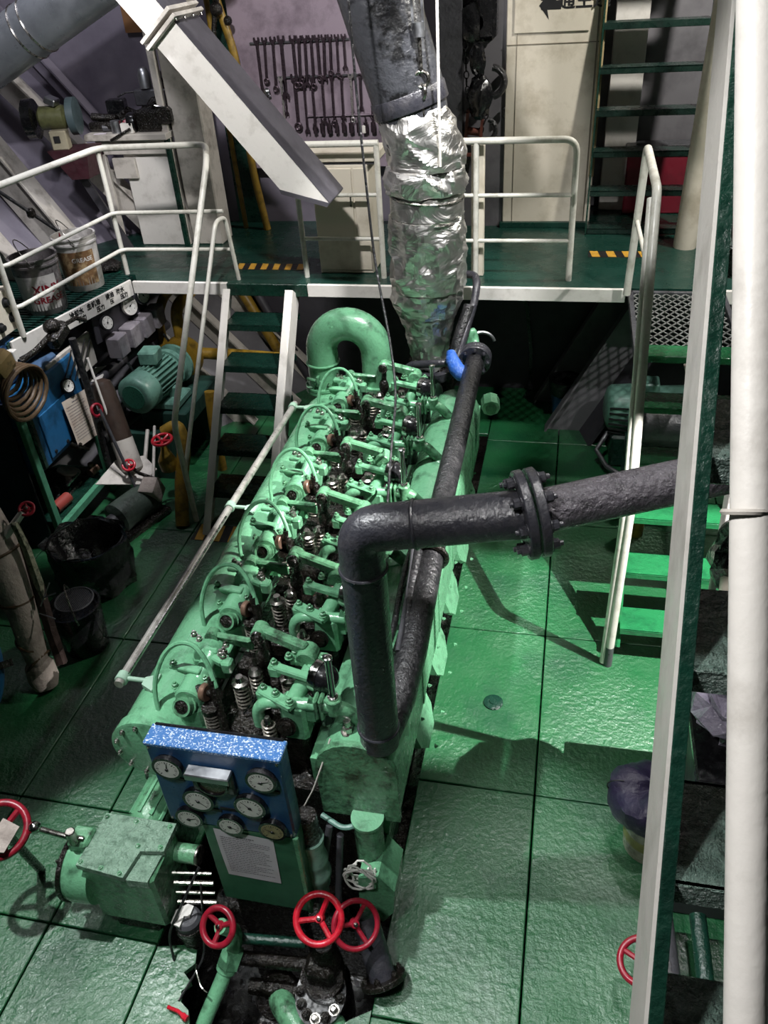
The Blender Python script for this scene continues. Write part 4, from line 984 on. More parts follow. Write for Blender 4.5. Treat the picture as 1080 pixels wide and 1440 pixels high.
# ------------------------------------------------------------------ exhaust: dark pipe, foil lagging, turbocharger
ep = thing('exhaust_pipe', (-.91, 5.3, 1.0), 'fat dark exhaust pipe wrapped in crumpled silver foil above the engine end', 'exhaust pipe')
ax = [V((-.94,5.3,2.58)), V((-1.0,5.3,2.80)), V((-1.17,5.3,3.38)), V((-1.45,5.3,4.3)), V((-1.66,5.3,5.0))]
mb = MB(); mb.tube([ax[0] - V((0,0,.05)), ax[1], ax[2], ax[3], ax[4]], [.20,.222,.226,.228,.228], 36); mb.build('upper_pipe', mat('sooty_pipe_paint', srgb(58,59,63), .36, dirt=srgb(14,14,15), damt=.95, dscale=4.5, bump=.5, bscale=26, coat=.2, lo=.52, hi=.6), ep)
mb = MB(); d = (ax[2]-ax[1]).normalized(); mb.prof(ax[1] - d*.06, d, [(0,.228),(.006,.231),(.09,.231),(.096,.228)], 36); mb.build('clamp_band', BLACKP, ep)
def foil(name, prof_, seed, amp, cx=lambda z: -.91, lab=None):
    """crumpled sleeve: prof_ = [(z, radius)]"""
    rr = random.Random(seed); n = 72; vs = []; fs = []
    zs = []
    for (z0, r0), (z1, r1) in zip(prof_, prof_[1:]):
        k = max(2, int(abs(z1-z0)/.016))
        for i in range(k): zs.append((z0+(z1-z0)*i/k, r0+(r1-r0)*i/k))
    zs.append(prof_[-1])
    from mathutils import noise
    for z, r in zs:
        for i in range(n):
            t = 2*pi*i/n
            p = V((cos(t)*1.5 + seed*3.1, sin(t)*1.5, z*6.0 + .8*sin(t+seed)))
            h = (1 - abs(noise.noise(p*1.3))*2.2) + .45*(1 - abs(noise.noise(p*2.9 + V((5,1,2))))*2.0)
            rad = r + amp*.62*(h-.75)
            vs.append((cx(z) + rad*cos(t), 5.3 + rad*sin(t), z))
    for j in range(len(zs)-1):
        for i in range(n): fs.append((j*n+i, j*n+(i+1) % n, (j+1)*n+(i+1) % n, (j+1)*n+i))
    m = MB(); m.add(vs, fs); o = m.build(name, FOIL, ep, True, angle=24)
    if lab: o['label'] = lab
    return o
foil('foil_wrap', [(2.77,.13),(2.76,.20),(2.66,.232),(2.52,.243),(2.42,.235)], 1, .03, lambda z: -.905 - max(0, z-2.5)*.28, 'crumpled foil wrapped around the elbow')
foil('foil_wrap', [(2.43,.20),(2.42,.238),(2.36,.255),(2.28,.252),(2.255,.21)], 2, .045, lab='bulging foil ring')
foil('foil_wrap', [(2.27,.20),(2.262,.232),(2.13,.238),(2.12,.21)], 3, .006, lab='smooth flat foil band')
foil('foil_wrap', [(2.13,.2),(2.125,.238),(2.0,.25),(1.86,.248),(1.72,.25),(1.66,.24),(1.64,.2)], 4, .036, lab='long crumpled foil wrap')
foil('foil_wrap', [(1.66,.20),(1.65,.238),(1.58,.242),(1.50,.21),(1.46,.19)], 5, .035, lambda z: -.925, lab='foil wrap that narrows at the bottom')
foil('foil_wrap', [(1.48,.15),(1.47,.19),(1.36,.165),(1.25,.14),(1.10,.125),(1.06,.10)], 6, .03, lambda z: -.93+.03*(1.5-z), lab='slim foil cone at the turbine outlet')
mb = MB()
for z, r in ((2.245,.236),(2.115,.234)): mb.torus((-.91,5.3,z), (.08,0,1), r, .007, 36, 6)
mb.build('binding_wire', STEEL, ep)
tc_ = bpy.data.objects.new('turbocharger', None); COL.objects.link(tc_); tc_.parent = eng; tc_.location = V((-.93,5.3,.6)) - worg(eng); ORG[tc_.name] = V((-.93,5.3,.6)); plabel(tc_, 'black oily turbocharger')
mb = MB(); mb.prof((-.93,5.18,.93), (0,1,0), [(0,.10),(.04,.17),(.10,.19),(.18,.16),(.30,.15),(.34,.2),(.42,.2),(.46,.12)], 28); mb.build('casing', OILY, tc_)
mb = MB(); mb.cyl((-.92,5.3,1.03), (-.92,5.3,1.06), .17, 24); mb.cyl((-.92,5.3,1.0), (-.92,5.3,1.03), .17, 24); mb.build('outlet_flange', BLACKP, tc_)
mb = MB(); mb.prof((-.93,5.18,.93), (0,-1,0), [(0,.12),(.03,.12),(.05,.06)], 20); mb.build('bearing_cover', ALU, tc_)
mb = MB(); mb.tube(bend([(-1.06,5.14,.92),(-1.05,5.10,1.16),(-.80,5.06,1.20),(-.70,5.10,1.20),(-.61,5.36,1.52),(-.60,5.44,1.63),(-.64,5.60,1.63),(-.8,5.66,1.60)], .07, 6), .027, 14); solo(mb, 'breather_pipe', BLACKP, 'bent black pipe looping around the foil cone', 'pipe')
mb = MB(); mb.tube(bend([(-.72,5.12,1.18),(-.70,5.2,1.32),(-.64,5.34,1.5)], .08, 6), .042, 14)
solo(mb, 'lagged_bend', RUBBER, 'thick black lagged bend rising beside the bent black pipe', 'pipe')
pts = [V((-.735,5.07,1.28)), V((-.72,5.02,1.25)), V((-.685,4.97,1.21)), V((-.645,4.93,1.19)), V((-.62,4.915,1.185))]
mb = MB(); mb.tube(pts, [.030,.045,.052,.052,.040], 18); bh = solo(mb, 'blue_sleeve', BLUEB, 'bright blue taped sleeve on a short hose beside the flange of the lumpy black pipe', 'sleeve')
mb = MB(); mb.cyl((-.44,4.86,.98), (-.455,4.95,1.0), .062, 8); un = solo(mb, 'pipe_union', GREEN, 'light green eight-sided union sticking out beside the black pipe flange', 'union')
mb = MB(); mb.cyl((-.435,4.835,.985), (-.44,4.862,.98), .036, 16); mb.build('socket_end', GREENO, un)
mb = MB(); mb.tube(bend([(-.66,5.25,1.15),(-.62,5.3,1.35),(-.60,5.3,1.28),(-.58,5.2,1.2)], .06, 5), .03, 12); solo(mb, 'green_bend', GREEN, 'small pale green bend behind the blue sleeve', 'pipe')
mb = MB(); mb.arc((-.56,5.35,1.2), (.3,-.9,.2), .10, .012, -.2, pi*.9, 16, 8); solo(mb, 'pipe_hoop', ALU, 'bright curved metal hoop behind the black pipe flange', 'hoop')
# turnbuckle and rods holding the pipe
tb = thing('turnbuckle', (-.925, 5.12, 2.6), 'rusty turnbuckle with eye and shackle hanging above the foil elbow', 'turnbuckle')
X0 = V((-.905,5.12,3.42)); X1 = V((-.885,5.12,2.80)); d = (X1-X0).normalized()
mb = MB(); mb.cyl(X0 - d*.6, X0 + d*.05, .012, 10); mb.cyl(X0 + d*.28, X0 + d*.46, .012, 10); mb.build('rod', STEEL, tb)
mb = MB()
for s in (-.028, .028): mb.beam(X0 + V((s,0,0)), X0 + d*.26 + V((s,0,0)), .014, .02, up=(0,1,0))
mb.cyl(X0 - d*.01, X0 + d*.03, .034, 12); mb.cyl(X0 + d*.22, X0 + d*.29, .034, 12); mb.build('buckle_body', ALU, tb)
mb = MB(); mb.torus(X0 + d*.50, (0,1,0), .04, .011, 20, 8); mb.torus(X0 + d*.565, (.8,.6,0), .038, .010, 20, 8); mb.build('eye', STEEL, tb)
mb = MB(); mb.cyl(X0 + d*.58, X0 + d*.78, .010, 8); mb.build('hook_rod', STEEL, tb)
mb = MB(); mb.cyl((-.79,5.1,5.0), (-.785,5.08,2.46), .0085, 8); solo(mb, 'hanger_rod', WHITE, 'thin pale rod hanging straight down beside the foil elbow', 'rod')
# black cable hanging through the picture to the engine
pts = [(-1.25,4.9,5.0),(-1.22,4.85,3.6),(-1.19,4.80,2.8),(-1.13,4.7,2.0),(-1.02,4.5,1.62),(-.93,4.2,1.42),(-.86,3.62,1.30),(-.86,3.5,1.12)]
mb = MB(); mb.tube(bend(pts, .3, 6), .0075, 8); solo(mb, 'hanging_cable', RUBBER, 'thin black cable hanging from above down to the engine rocker gear', 'cable')

# ------------------------------------------------------------------ ventilation ducts
vd = thing('duct', (-2.0, 5.4, 2.2), 'square ventilation duct with white front and dark grey top slanting down to an open end', 'duct')
DARKT = mat('dark_grey_paint', srgb(74,72,78), .5, dirt=srgb(50,48,52), damt=.5, dscale=6)
a, b = V((-2.47,5.45,3.20)), V((-1.70,5.45,2.255)); u = (b-a).normalized(); n = V((-u.z,0,u.x)); n = n if n.z > 0 else -n
W_, Dp = .19, .36
def duct(a, b, parent):
    q = a + n*W_/2
    mb = MB(); mb.beam(a, b, W_, Dp, up=(0,1,0)); o = mb.build('duct_run', WHITE, parent, False)
    mb = MB(); mb.beam(a + n*(W_/2+.003), b + n*(W_/2+.003), .004, Dp+.004, up=(0,1,0)); mb.build('top_sheet', DARKT, o, False)
    return o
mb = MB()
pl = [((a + n*W_/2).x, (a + n*W_/2).z), (-1.545, 2.205), (-1.865, 2.29), ((a - n*W_/2).x, (a - n*W_/2).z)]
mb.prism(pl, (0,5.27,0), (1,0,0), (0,0,1), (0,1,0), Dp); run = mb.build('duct_run', WHITE, vd, False)
ub_ = V((-1.545,5.45,2.205)); ua_ = a + n*W_/2
mb = MB(); mb.beam(ua_ + n*.003, ub_ + n*.003, .004, Dp+.004, up=(0,1,0)); mb.build('top_sheet', DARKT, run, False)
mb = MB(); mb.prism([(-1.54,2.203),(-1.87,2.29),(-1.86,2.262),(-1.56,2.178)], (0,5.265,0), (1,0,0), (0,0,1), (0,1,0), Dp+.01); mb.build('end_rim', DARKT, vd, False)
duct(a - u*.72, a - u*.06, vd)
for s in (-.05, -.005):
    mb = MB(); mb.beam(a + u*(s-.012), a + u*(s+.012), W_+.09, Dp+.09, up=(0,1,0), bev=.003); mb.build('joint_flange', WHITED, vd)
mb = MB()
for i in range(4):
    for sx in (-1, 1):
        mb.bolt(a - u*.0 + n*(sx*(W_/2+.025)) + V((0,-.2+.13*i,0)), u, .008, .012)
mb.build('joint_bolt', STEEL, vd)
sd = thing('round_duct', (-3.4, 5.5, 3.1), 'thick silver round duct with a clamp crossing above the workbench', 'duct')
a, b = V((-4.72,6.16,2.83)), V((-3.21,6.16,3.50)); d = (b-a).normalized()
mb = MB(); mb.tube([a, (a+b)/2, b, b + d*.8], .185, 30); mb.build('duct_run', SILV, sd)
for t in (.52, .58): 
    mb = MB(); mb.torus(a + (b-a)*t, d, .187, .008, 30, 6); mb.build('clamp', STEEL, sd)

# ------------------------------------------------------------------ cabinet by the railing
cb = thing('white_cabinet', (-1.65, 6.1, 1.5), 'narrow cream steel cabinet standing behind the railing under the tool board', 'cabinet')
MB().box((-1.86, 5.95, 1.5), (-1.44, 6.25, 2.28), .008).build('body', CREAM, cb)
MB().box((-1.98, 5.95, 2.30), (-1.36, 6.28, 2.36), .006).build('top_shelf', CREAM, cb)
MB().box((-1.93, 5.97, 2.28), (-1.38, 6.26, 2.30)).build('shadow_gap', GREYP, cb)
dd = MB().box((-1.85, 5.94, 1.78), (-1.56, 5.953, 2.26), .003).build('door', CREAM, cb)
MB().box((-1.545, 5.94, 1.78), (-1.45, 5.953, 2.26), .003).build('side_door', CREAM, cb)
MB().box((-1.85, 5.94, 1.53), (-1.45, 5.953, 1.75), .003).build('lower_panel', CREAM, cb)
MB().box((-1.58, 5.93, 2.0), (-1.57, 5.945, 2.08)).build('handle', STEEL, dd)

# ------------------------------------------------------------------ tool board with its spanners
bd = struct(MB().box((-2.78, 7.14, 2.0), (-1.55, 7.3, 3.7)).build('wall_tool_board', BOARD, None, False))
def strip_(z, x0, x1):
    mb = MB(); mb.box((x0, 7.115, z), (x1, 7.14, z+.012)); return mb
solo(strip_(2.94, -2.62, -1.80), 'tool_rail', GREYP, 'upper steel rail with the darkest row of spanners', 'rack')
solo(strip_(2.69, -2.42, -1.62), 'tool_rail', GREYP, 'middle steel rail with the row of separate combination spanners', 'rack')
solo(strip_(2.40, -2.2, -1.5), 'tool_rail', BOARD, 'lowest ledge above the small hanging sockets', 'rack')
IRON = mat('tool_steel', srgb(70,58,66), .35, metal=.7, dirt=srgb(30,24,28), damt=.6, dscale=40)
BRIGHT = mat('bright_tool_steel', srgb(190,184,184), .3, metal=.8)
def spanner(x, z, L, r, m, kind, tilt=0.0):
    """open jaw or ring at the top (x, z), the other end hanging"""
    mb = MB(); R = Matrix.Rotation(tilt, 3, 'Y')
    T = lambda dx, dz: V((x, 7.105, z)) + R @ V((dx, 0, dz))
    def jaw(c, sgn):
        u = R @ V((1,0,0)); w = R @ V((0,0,sgn))
        mb.prism([(-.5*r,1.3*r),(.5*r,1.3*r),(1.25*r,.3*r),(1.2*r,-1.1*r),(.62*r,-1.2*r),(.5*r,-.1*r),(-.5*r,-.1*r),(-.62*r,-1.2*r),(-1.2*r,-1.1*r),(-1.25*r,.3*r)], c + V((0,-.006,0)), u, w, (0,1,0), .014)
    if kind != 1: jaw(T(0, 0), -1)
    else: mb.torus(T(0, 0), (0,1,0), r*.8, r*.4, 12, 6)
    mb.beam(T(0,-r*.8), T(0,-L+r), r*1.05, .009, up=(0,1,0), bev=.002)
    if kind: jaw(T(0,-L), 1)
    else: mb.torus(T(0,-L), (0,1,0), r*.95, r*.45, 12, 6)
    return mb
LBL = ('first', 'second', 'third', 'fourth', 'fifth', 'sixth', 'seventh', 'eighth', 'ninth', 'tenth', 'eleventh', 'twelfth', 'thirteenth')
row1 = [(-2.555,.42,.020),(-2.49,.30,.018),(-2.42,.34,.020),(-2.35,.37,.024),(-2.255,.36,.022),(-2.205,.34,.020),(-2.155,.32,.019),(-2.105,.31,.018),(-2.055,.31,.019),(-2.0,.30,.018),(-1.95,.24,.017),(-1.895,.24,.016),(-1.84,.24,.016)]
for k, (x, L, r) in enumerate(row1):
    solo(spanner(x, 2.965, L*(1+.06*((k*5) % 4-1.5)), r, IRON, 0 if k % 3 else 2, .03+.02*((k*3) % 4-1)), 'hanging_spanner', IRON, '%s spanner from the column end of the upper rail on the tool board' % LBL[k], 'spanner', 'spanners on the upper rail')
row2 = [(-2.39,.42,.016,1),(-2.365,.26,.013,0),(-2.275,.36,.026,0),(-2.20,.40,.017,0),(-2.13,.38,.018,0),(-2.045,.34,.018,0),(-1.965,.34,.017,0),(-1.885,.30,.016,0),(-1.805,.32,.017,1),(-1.73,.24,.016,0),(-1.64,.30,.015,0)]
for k, (x, L, r, br) in enumerate(row2):
    solo(spanner(x, 2.69, L, r, IRON, 1 if k % 2 else 0, .05+.03*((k*3) % 3-1)), 'hanging_spanner', BRIGHT if br else IRON, '%s%s spanner from the duct end of the middle rail' % ('bright ' if br else 'dark ', LBL[k]), 'spanner', 'spanners on the middle rail')
for k in range(11):
    x = -2.14 + .062*k; mb = MB()
    mb.cyl((x,7.10,2.39), (x,7.10,2.345), .006, 8); mb.cyl((x,7.10,2.35), (x,7.10,2.275), .016+.004*((k*7) % 3)/2, 12)
    solo(mb, 'hanging_socket', IRON, '%s dark hanging socket from the duct end below the tool board' % LBL[k], 'socket', 'sockets below the tool board')
mb = MB(); mb.rbox((-1.72,7.09,2.30), (.03,.02,.06), None, .004); solo(mb, 'hanging_tag', WHITE, 'small white tag between the hanging sockets', 'tag')
mb = MB(); mb.sph((-2.52,7.10,2.60), .028, 12, 8); mb.cyl((-2.52,7.13,2.60), (-2.50,7.10,2.56), .012, 8); solo(mb, 'hanging_hook', ALU, 'shiny round hook on the tool board beside the duct', 'knob')
# yellow pipes behind the duct
for pts, r, lb in (([(-2.84,7.05,5.0),(-2.83,7.05,3.3),(-2.73,7.05,2.9),(-2.72,7.05,2.0),(-2.66,7.05,1.5)], .032, 'bent yellow pipe climbing the wall beside the tool board'), ([(-2.98,7.1,5),(-2.92,7.1,3.2),(-2.9,7.1,2.3),(-2.88,7.1,1.5)], .022, 'thin yellow pipe between white column and bent yellow pipe')):
    mb = MB(); mb.tube(bend(pts, .15, 6), r, 12); solo(mb, 'yellow_pipe', YELLOW, lb, 'pipe')
mb = MB(); mb.tube(bend([(-2.80,7.0,5),(-2.79,7.0,3.25),(-2.86,6.98,3.05),(-2.84,7.0,2.7)], .1, 5), .02, 10); mb.sph((-2.80,6.98,3.2), .05, 10, 8); mb.sph((-2.72,6.98,3.12), .035, 10, 8); solo(mb, 'valve_cluster', OILY, 'dark valve and tube cluster behind the duct joint', 'valve')
slab('wall_dark_bay', (-3.0, 7.26, 1.5), (-2.77, 7.3, 5.0), DARKG)
mb = MB(); mb.box((-3.75,7.27,3.05), (-3.50,7.29,3.35)); solo(mb, 'wall_notice', mat('rusty_orange', srgb(126,88,54), .5), 'orange-brown plate on the violet wall above the workbench', 'plate', smooth=False)

# ------------------------------------------------------------------ chain hoist hanging on the wall bay
ch = thing('chain_hoist', (-.78, 7.12, 1.9), 'black chain hoist with heaped chain hanging on the grey bay beside the door panel', 'hoist')
mb = MB(); mb.prof((-.80,7.00,3.02), (0,1,0), [(0,.06),(.02,.13),(.09,.145),(.16,.13),(.18,.06)], 24); mb.build('hoist_drum', BLACKG, ch)
mb = MB(); mb.rbox((-.72,7.10,3.10), (.15,.2,.40), None, .03); mb.build('gear_housing', BLACKG, ch)
mb = MB(); mb.sph((-.76,7.0,2.52), .10, 14, 10, (1,.6,1.5)).jitter(.016, 12); mb.build('chain_heap', BLACKG, ch)
mb = MB(); mb.sph((-.78,7.0,2.78), .055, 12, 8, (1,.8,2.2)).jitter(.014, 13); mb.build('chain_bunch', BLACKG, ch)
def chain(pts, ch_, r=.018, w=.006):
    P = [V(p) for p in pts]; L = 0; k = 0
    for a, b in zip(P, P[1:]):
        n = max(1, int((b-a).length/(r*2.6)))
        for i in range(n):
            c = a + (b-a)*(i+.5)/n; d = (b-a).normalized(); s, t, _ = basis(d)
            m = MB(); nn = s if k % 2 else t; o = d.cross(nn)
            m.tube([c + d*(r*1.5*cos(q)) + o*(r*sin(q)) for q in [2*pi*j/10 for j in range(10)]], w, 5, closed=True)
            m.build('chain_link', BLACKG, ch_); k += 1
chain([(-.79,7.04,2.94),(-.79,7.04,2.72),(-.81,7.04,2.5)], ch); chain([(-.73,7.06,2.95),(-.76,7.05,2.66),(-.71,7.05,2.52),(-.72,7.06,2.36),(-.77,7.06,2.25)], ch); chain([(-.88,7.05,2.95),(-.87,7.05,2.60),(-.82,7.05,2.42)], ch)
mb = MB(); mb.prof((-.78,7.02,2.56), (.1,1,0), [(0,.03),(.02,.055),(.06,.06),(.09,.04)], 18); mb.build('chain_wheel', OILY, ch)
RUST = mat('rusty_red', srgb(112,62,52), .5, metal=.3, dirt=srgb(40,24,22), damt=.7, dscale=24)
mb = MB()
for s in (-.06,.06): mb.beam((-.80+s,7.06,2.42), (-.83+s,7.06,2.10), .02, .07, up=(0,1,0))
mb.beam((-.87,7.06,2.42), (-.73,7.06,2.42), .07, .02); mb.beam((-.90,7.06,2.10), (-.76,7.06,2.10), .07, .02); mb.cyl((-.88,7.06,2.28), (-.75,7.06,2.26), .03, 12); mb.build('trolley_frame', RUST, ch)
mb = MB(); mb.beam((-.86,7.06,2.10), (-.88,7.06,1.96), .05, .05, up=(0,1,0)); mb.beam((-.79,7.06,2.10), (-.81,7.06,1.96), .03, .05, up=(0,1,0)); mb.build('hook_block', OILY, ch)
mb = MB(); mb.arc((-.68,7.05,2.62), (0,1,0), .10, .026, -1.4, 1.5, 14, 8); mb.arc((-.72,7.05,2.28), (0,1,0), .08, .02, -1.3, 1.3, 12, 8); mb.build('hand_chain_loop', RUBBER, ch)

# ------------------------------------------------------------------ workbench in the corner and what lies on it
wb = thing('workbench', (-3.65, 6.8, 1.5), 'pale steel workbench under a heap of tools beside the white column', 'workbench')
MB().box((-3.93, 6.52, 2.36), (-3.205, 7.1, 2.41), .006).build('bench_top', WHITED, wb)
MB().box((-3.86, 6.56, 2.25), (-3.25, 6.58, 2.36), .004).build('apron', WHITED, wb)
MB().box((-3.66, 6.60, 1.5), (-3.24, 7.0, 2.25), .008).build('cupboard', WHITE, wb)
dr = MB().box((-3.75, 6.565, 2.06), (-3.55, 6.60, 2.22), .004).build('drawer', WHITED, wb)
for x in (-3.84, -3.25): MB().box((x, 6.56, 1.5), (x+.04, 6.60, 2.36), .004).build('leg', DARKG if x > -3.5 else WHITED, wb)
bg = thing('bench_grinder', (-4.0, 6.35, 2.3), 'olive double-wheel bench grinder on a red bracket at the bench end', 'grinder')
mb = MB(); d = V((.95,.25,0)).normalized(); c = V((-4.03,6.33,2.58)); mb.prof(c - d*.11, d, [(0,.06),(.02,.085),(.2,.085),(.22,.06)], 26); mb.build('motor_housing', OLIVE, bg)
mb = MB(); mb.prof(c - d*.21, d, [(0,.10),(.005,.145),(.075,.145),(.08,.10)], 30); mb.build('wheel_guard', BLACKG, bg)
mb = MB(); mb.prof(c + d*.13, d, [(0,.10),(.005,.135),(.06,.135),(.065,.10)], 30); mb.build('wheel_guard', mat('grey_green', srgb(70,84,88), .4), bg)
mb = MB(); mb.prof(c - d*.215, d, [(0,.125),(.01,.125)], 28); mb.build('grinding_wheel', RUBBER, bg)
mb = MB(); mb.rbox((-3.98,6.27,2.43), (.13,.10,.14), Matrix.Rotation(.25,3,'Z'), .008); mb.build('switch_base', mat('beige', srgb(160,152,130), .5), bg)
mb = MB(); mb.rbox((-3.978,6.215,2.44), (.05,.008,.05), Matrix.Rotation(.25,3,'Z'), .003); mb.build('switch', INK, bg)
mb = MB(); mb.prism([(-.16,0),(.16,0),(.12,-.22),(-.02,-.22)], (-3.92,6.22,2.36), (1,.2,0), (0,0,1), (0,1,0), .24); mb.build('bracket', mat('maroon', srgb(58,26,34), .5, dirt=srgb(40,18,22), damt=.6, dscale=14), bg)
mb = MB(); mb.beam((-3.93,6.35,2.15), (-3.70,6.45,1.5), .06, .06); mb.build('bracket_leg', DARKW, bg)
MB().rbox((-4.0,6.32,2.70), (.09,.10,.05), Matrix.Rotation(.4,3,'Y'), .008).build('spark_shield', ALU, bg)
# vice with anvil at the back, machine at the wall
vc = thing('bench_vice', (-3.33, 6.9, 2.41), 'dark drilling machine with round head standing at the back of the bench', 'machine')
MB().rbox((-3.43,6.95,2.62), (.30,.2,.12), None, .01).build('machine_table', GREYP, vc)
MB().rbox((-3.43,6.95,2.48), (.22,.2,.16), None, .01).build('machine_base', OILY, vc)
mb = MB(); mb.prof((-3.47,6.88,2.69), (0,0,1), [(0,.05),(.10,.05),(.14,.035),(.15,.02)], 18); mb.build('spindle_head', ALU, vc)
mb = MB(); mb.rbox((-3.34,6.92,2.73), (.12,.12,.12), Matrix.Rotation(.5,3,'Y'), .02); mb.build('motor', OILY, vc)
mb = MB(); mb.tube([(-3.28,6.9,2.72),(-3.2,6.88,2.82),(-3.16,6.86,2.92),(-3.12,6.85,2.98)], [.02,.03,.022,.012], 8); mb.build('lever_arm', OILY, vc)
mb = MB(); mb.tube([(-3.58,6.9,2.66),(-3.66,6.88,2.66),(-3.74,6.88,2.63)], .007, 6); mb.build('lead', RUBBER, vc)
vi = thing('vice', (-3.42, 6.62, 2.41), 'dark iron vice with slanted handle bar at the front of the bench', 'vice')
mb = MB(); mb.rbox((-3.37,6.66,2.49), (.22,.16,.16), None, .02); mb.build('vice_body', OILY, vi)
mb = MB(); mb.prof((-3.49,6.62,2.48), (-1,-.2,0), [(0,.075),(.03,.08),(.06,.07)], 20); mb.build('front_jaw', BLACKG, vi)
mb = MB(); mb.cyl((-3.68,6.5,2.37), (-3.50,6.52,2.45), .011, 8); mb.build('handle_bar', OILY, vi)
mb = MB(); mb.rbox((-3.22,6.64,2.53), (.13,.16,.12), None, .02); mb.build('swivel', OILY, vi)
things_ = [('tin_can', lambda m: m.cyl((-3.66,6.60,2.41), (-3.66,6.60,2.50), .042, 20), ALU, 'shiny tin can on the bench beside a red cloth', 'can'),
    ('red_cloth', lambda m: m.rbox((-3.56,6.68,2.45), (.16,.14,.08), Matrix.Rotation(.3,3,'Z'), .03).jitter(.008,3), REDD, 'crumpled dark red cloth in the middle of the bench', 'cloth'),
    ('white_carton', lambda m: m.rbox((-3.54,6.56,2.45), (.10,.05,.075), Matrix.Rotation(.1,3,'Z'), .002), WHITE, 'small white carton at the front edge of the bench', 'carton'),
    ('grease_tin', lambda m: m.cyl((-3.47,6.72,2.41), (-3.47,6.72,2.52), .05, 18), CANVAS, 'pale tin behind the white carton', 'tin'),
    ('tool_box', lambda m: m.rbox((-3.75,6.85,2.52), (.15,.12,.20), Matrix.Rotation(.2,3,'Z'), .01), BLACKG, 'black upright box at the back of the bench', 'box'),
    ('oil_pan', lambda m: m.rbox((-3.82,6.72,2.45), (.22,.20,.07), None, .02), OILY, 'dark flat oil pan beside the grinder', 'pan'),
    ('hand_drill', lambda m: m.cyl((-3.9,6.68,2.52), (-3.7,6.70,2.50), .03, 12), OILY, 'dark tubular tool lying over the oil pan', 'tool'),
    ('pressure_bottle', lambda m: m.cyl((-3.80,6.63,2.44), (-3.66,6.68,2.44), .028, 12), GREYP, 'grey bottle lying beside the shiny tin can', 'bottle'),
    ('jar_lid', lambda m: m.sph((-3.62,6.85,2.47), .035, 12, 8), CHROME, 'bright round metal lid behind the red cloth', 'lid'),
    ('rag', lambda m: m.sph((-3.27,6.82,2.47), .07, 12, 8, (1.3,1,.6)).jitter(.012,9), DARKW, 'grey rag heaped beside the vice', 'rag'),
    ('bright_clamp', lambda m: m.beam((-3.28,6.58,2.60), (-3.17,6.58,2.585), .02, .015, bev=.003), CHROME, 'bright metal bar lying on top of the vice', 'clamp'),
    ('paper_scrap', lambda m: m.rbox((-3.79,6.555,2.413), (.10,.05,.003), Matrix.Rotation(.2,3,'Z')), PAPER, 'white paper scrap at the bench edge beside the grinder', 'paper')]
for nm, f, m, lb, ct in things_:
    mb = MB(); f(mb); solo(mb, nm, m, lb, ct)
for c_, r_, sc_, sd_, lb in (((-3.70,6.86,2.48), .09, (1.4,1,.8), 21, 'greasy black machine part heaped behind the shiny tin can'), ((-3.48,6.86,2.47), .08, (1.2,1,.8), 22, 'greasy black casting heaped in front of the drilling machine'), ((-3.30,6.70,2.60), .07, (1.3,1,.6), 23, 'oily lump of fittings lying on top of the vice')):
    mb = MB(); mb.sph(c_, r_, 12, 8, sc_).jitter(.02, sd_); solo(mb, 'oily_part', OILY, lb, 'machine part', smooth=False)
# buckets on the grating
def bucket(name, x, y, z, R, Hh, label, words, band, lab_mat, full):
    t = thing(name, (x, y, z), label, 'bucket')
    mb = MB(); mb.prof((x,y,z), (0,0,1), [(0,R*.86),(.004,R*.88),(Hh*.86,R*.985),(Hh*.865,R*1.03),(Hh*.9,R*1.03),(Hh*.905,R),(Hh*.97,R),(Hh*.975,R*1.04),(Hh,R*1.04),(Hh,R*.95),(Hh*.7,R*.92),(Hh*.7,.01)], 40, False)
    b = mb.build('bucket_body', full, t)
    mb = MB(); mb.prof((x,y,z+Hh*.70), (0,0,1), [(0,R*.91),(.005,R*.9)], 32); mb.build('contents', RUBBER, t)
    mb = MB(); a0, a1 = -2.2, -.2; n = 16; vs = []; fs = []
    for i in range(n+1):
        th = a0 + (a1-a0)*i/n
        for zz in band: 
            rr_ = R*(.87 + .115*zz/(.86)) + .0012
            vs.append((x + rr_*cos(th), y + rr_*sin(th), z + Hh*zz))
    for i in range(n): fs.append((2*i, 2*i+2, 2*i+3, 2*i+1))
    mb.add(vs, fs); lbm = mb.build('label', lab_mat, t, True)
    mb = MB(); mb.arc((x, y, z+Hh*.9), (.5,.3,.35), R*1.08, .004, pi*.0, pi, 20, 6); mb.build('wire_handle', STEEL, t)
    for body_, zz, sz, m, ang in words:
        th = ang; rr_ = R*(.87 + .115*zz/.86) + .0016
        up = V((cos(th)*.13*R/Hh*2, sin(th)*.13*R/Hh*2, 1)).normalized(); out = V((cos(th), sin(th), 0)); out = (out - up*out.dot(up)).normalized(); ri = up.cross(out)
        o = V((x,y,z+Hh*zz)) + V((cos(th), sin(th), 0))*rr_
        M = Matrix.Translation(o) @ Matrix((ri, up, out)).transposed().to_4x4()
        text_mesh('label_lettering', body_, sz, M, m, lbm, wrap=rr_)
    return t
PAIL = mat('dirty_white_plastic', srgb(196,192,188), .4, dirt=srgb(70,66,64), damt=.6, dscale=14, lo=.5, hi=.7)
CLEAR = mat('grimy_clear_plastic', srgb(118,112,112), .3, dirt=srgb(48,46,48), damt=.8, dscale=12)
GOLD = mat('golden_label', srgb(118,88,60), .4, dirt=srgb(222,196,150), damt=.7, dscale=14)
bucket('paint_bucket', -3.72, 5.12, 1.5, .165, .40, 'grimy plastic bucket with dark red grease lettering, nearer the railing corner', [('XINY', .47, .088, REDD, -.72), ('GREASE', .28, .066, REDD, -.74)], (.10,.72), PAIL, CLEAR)
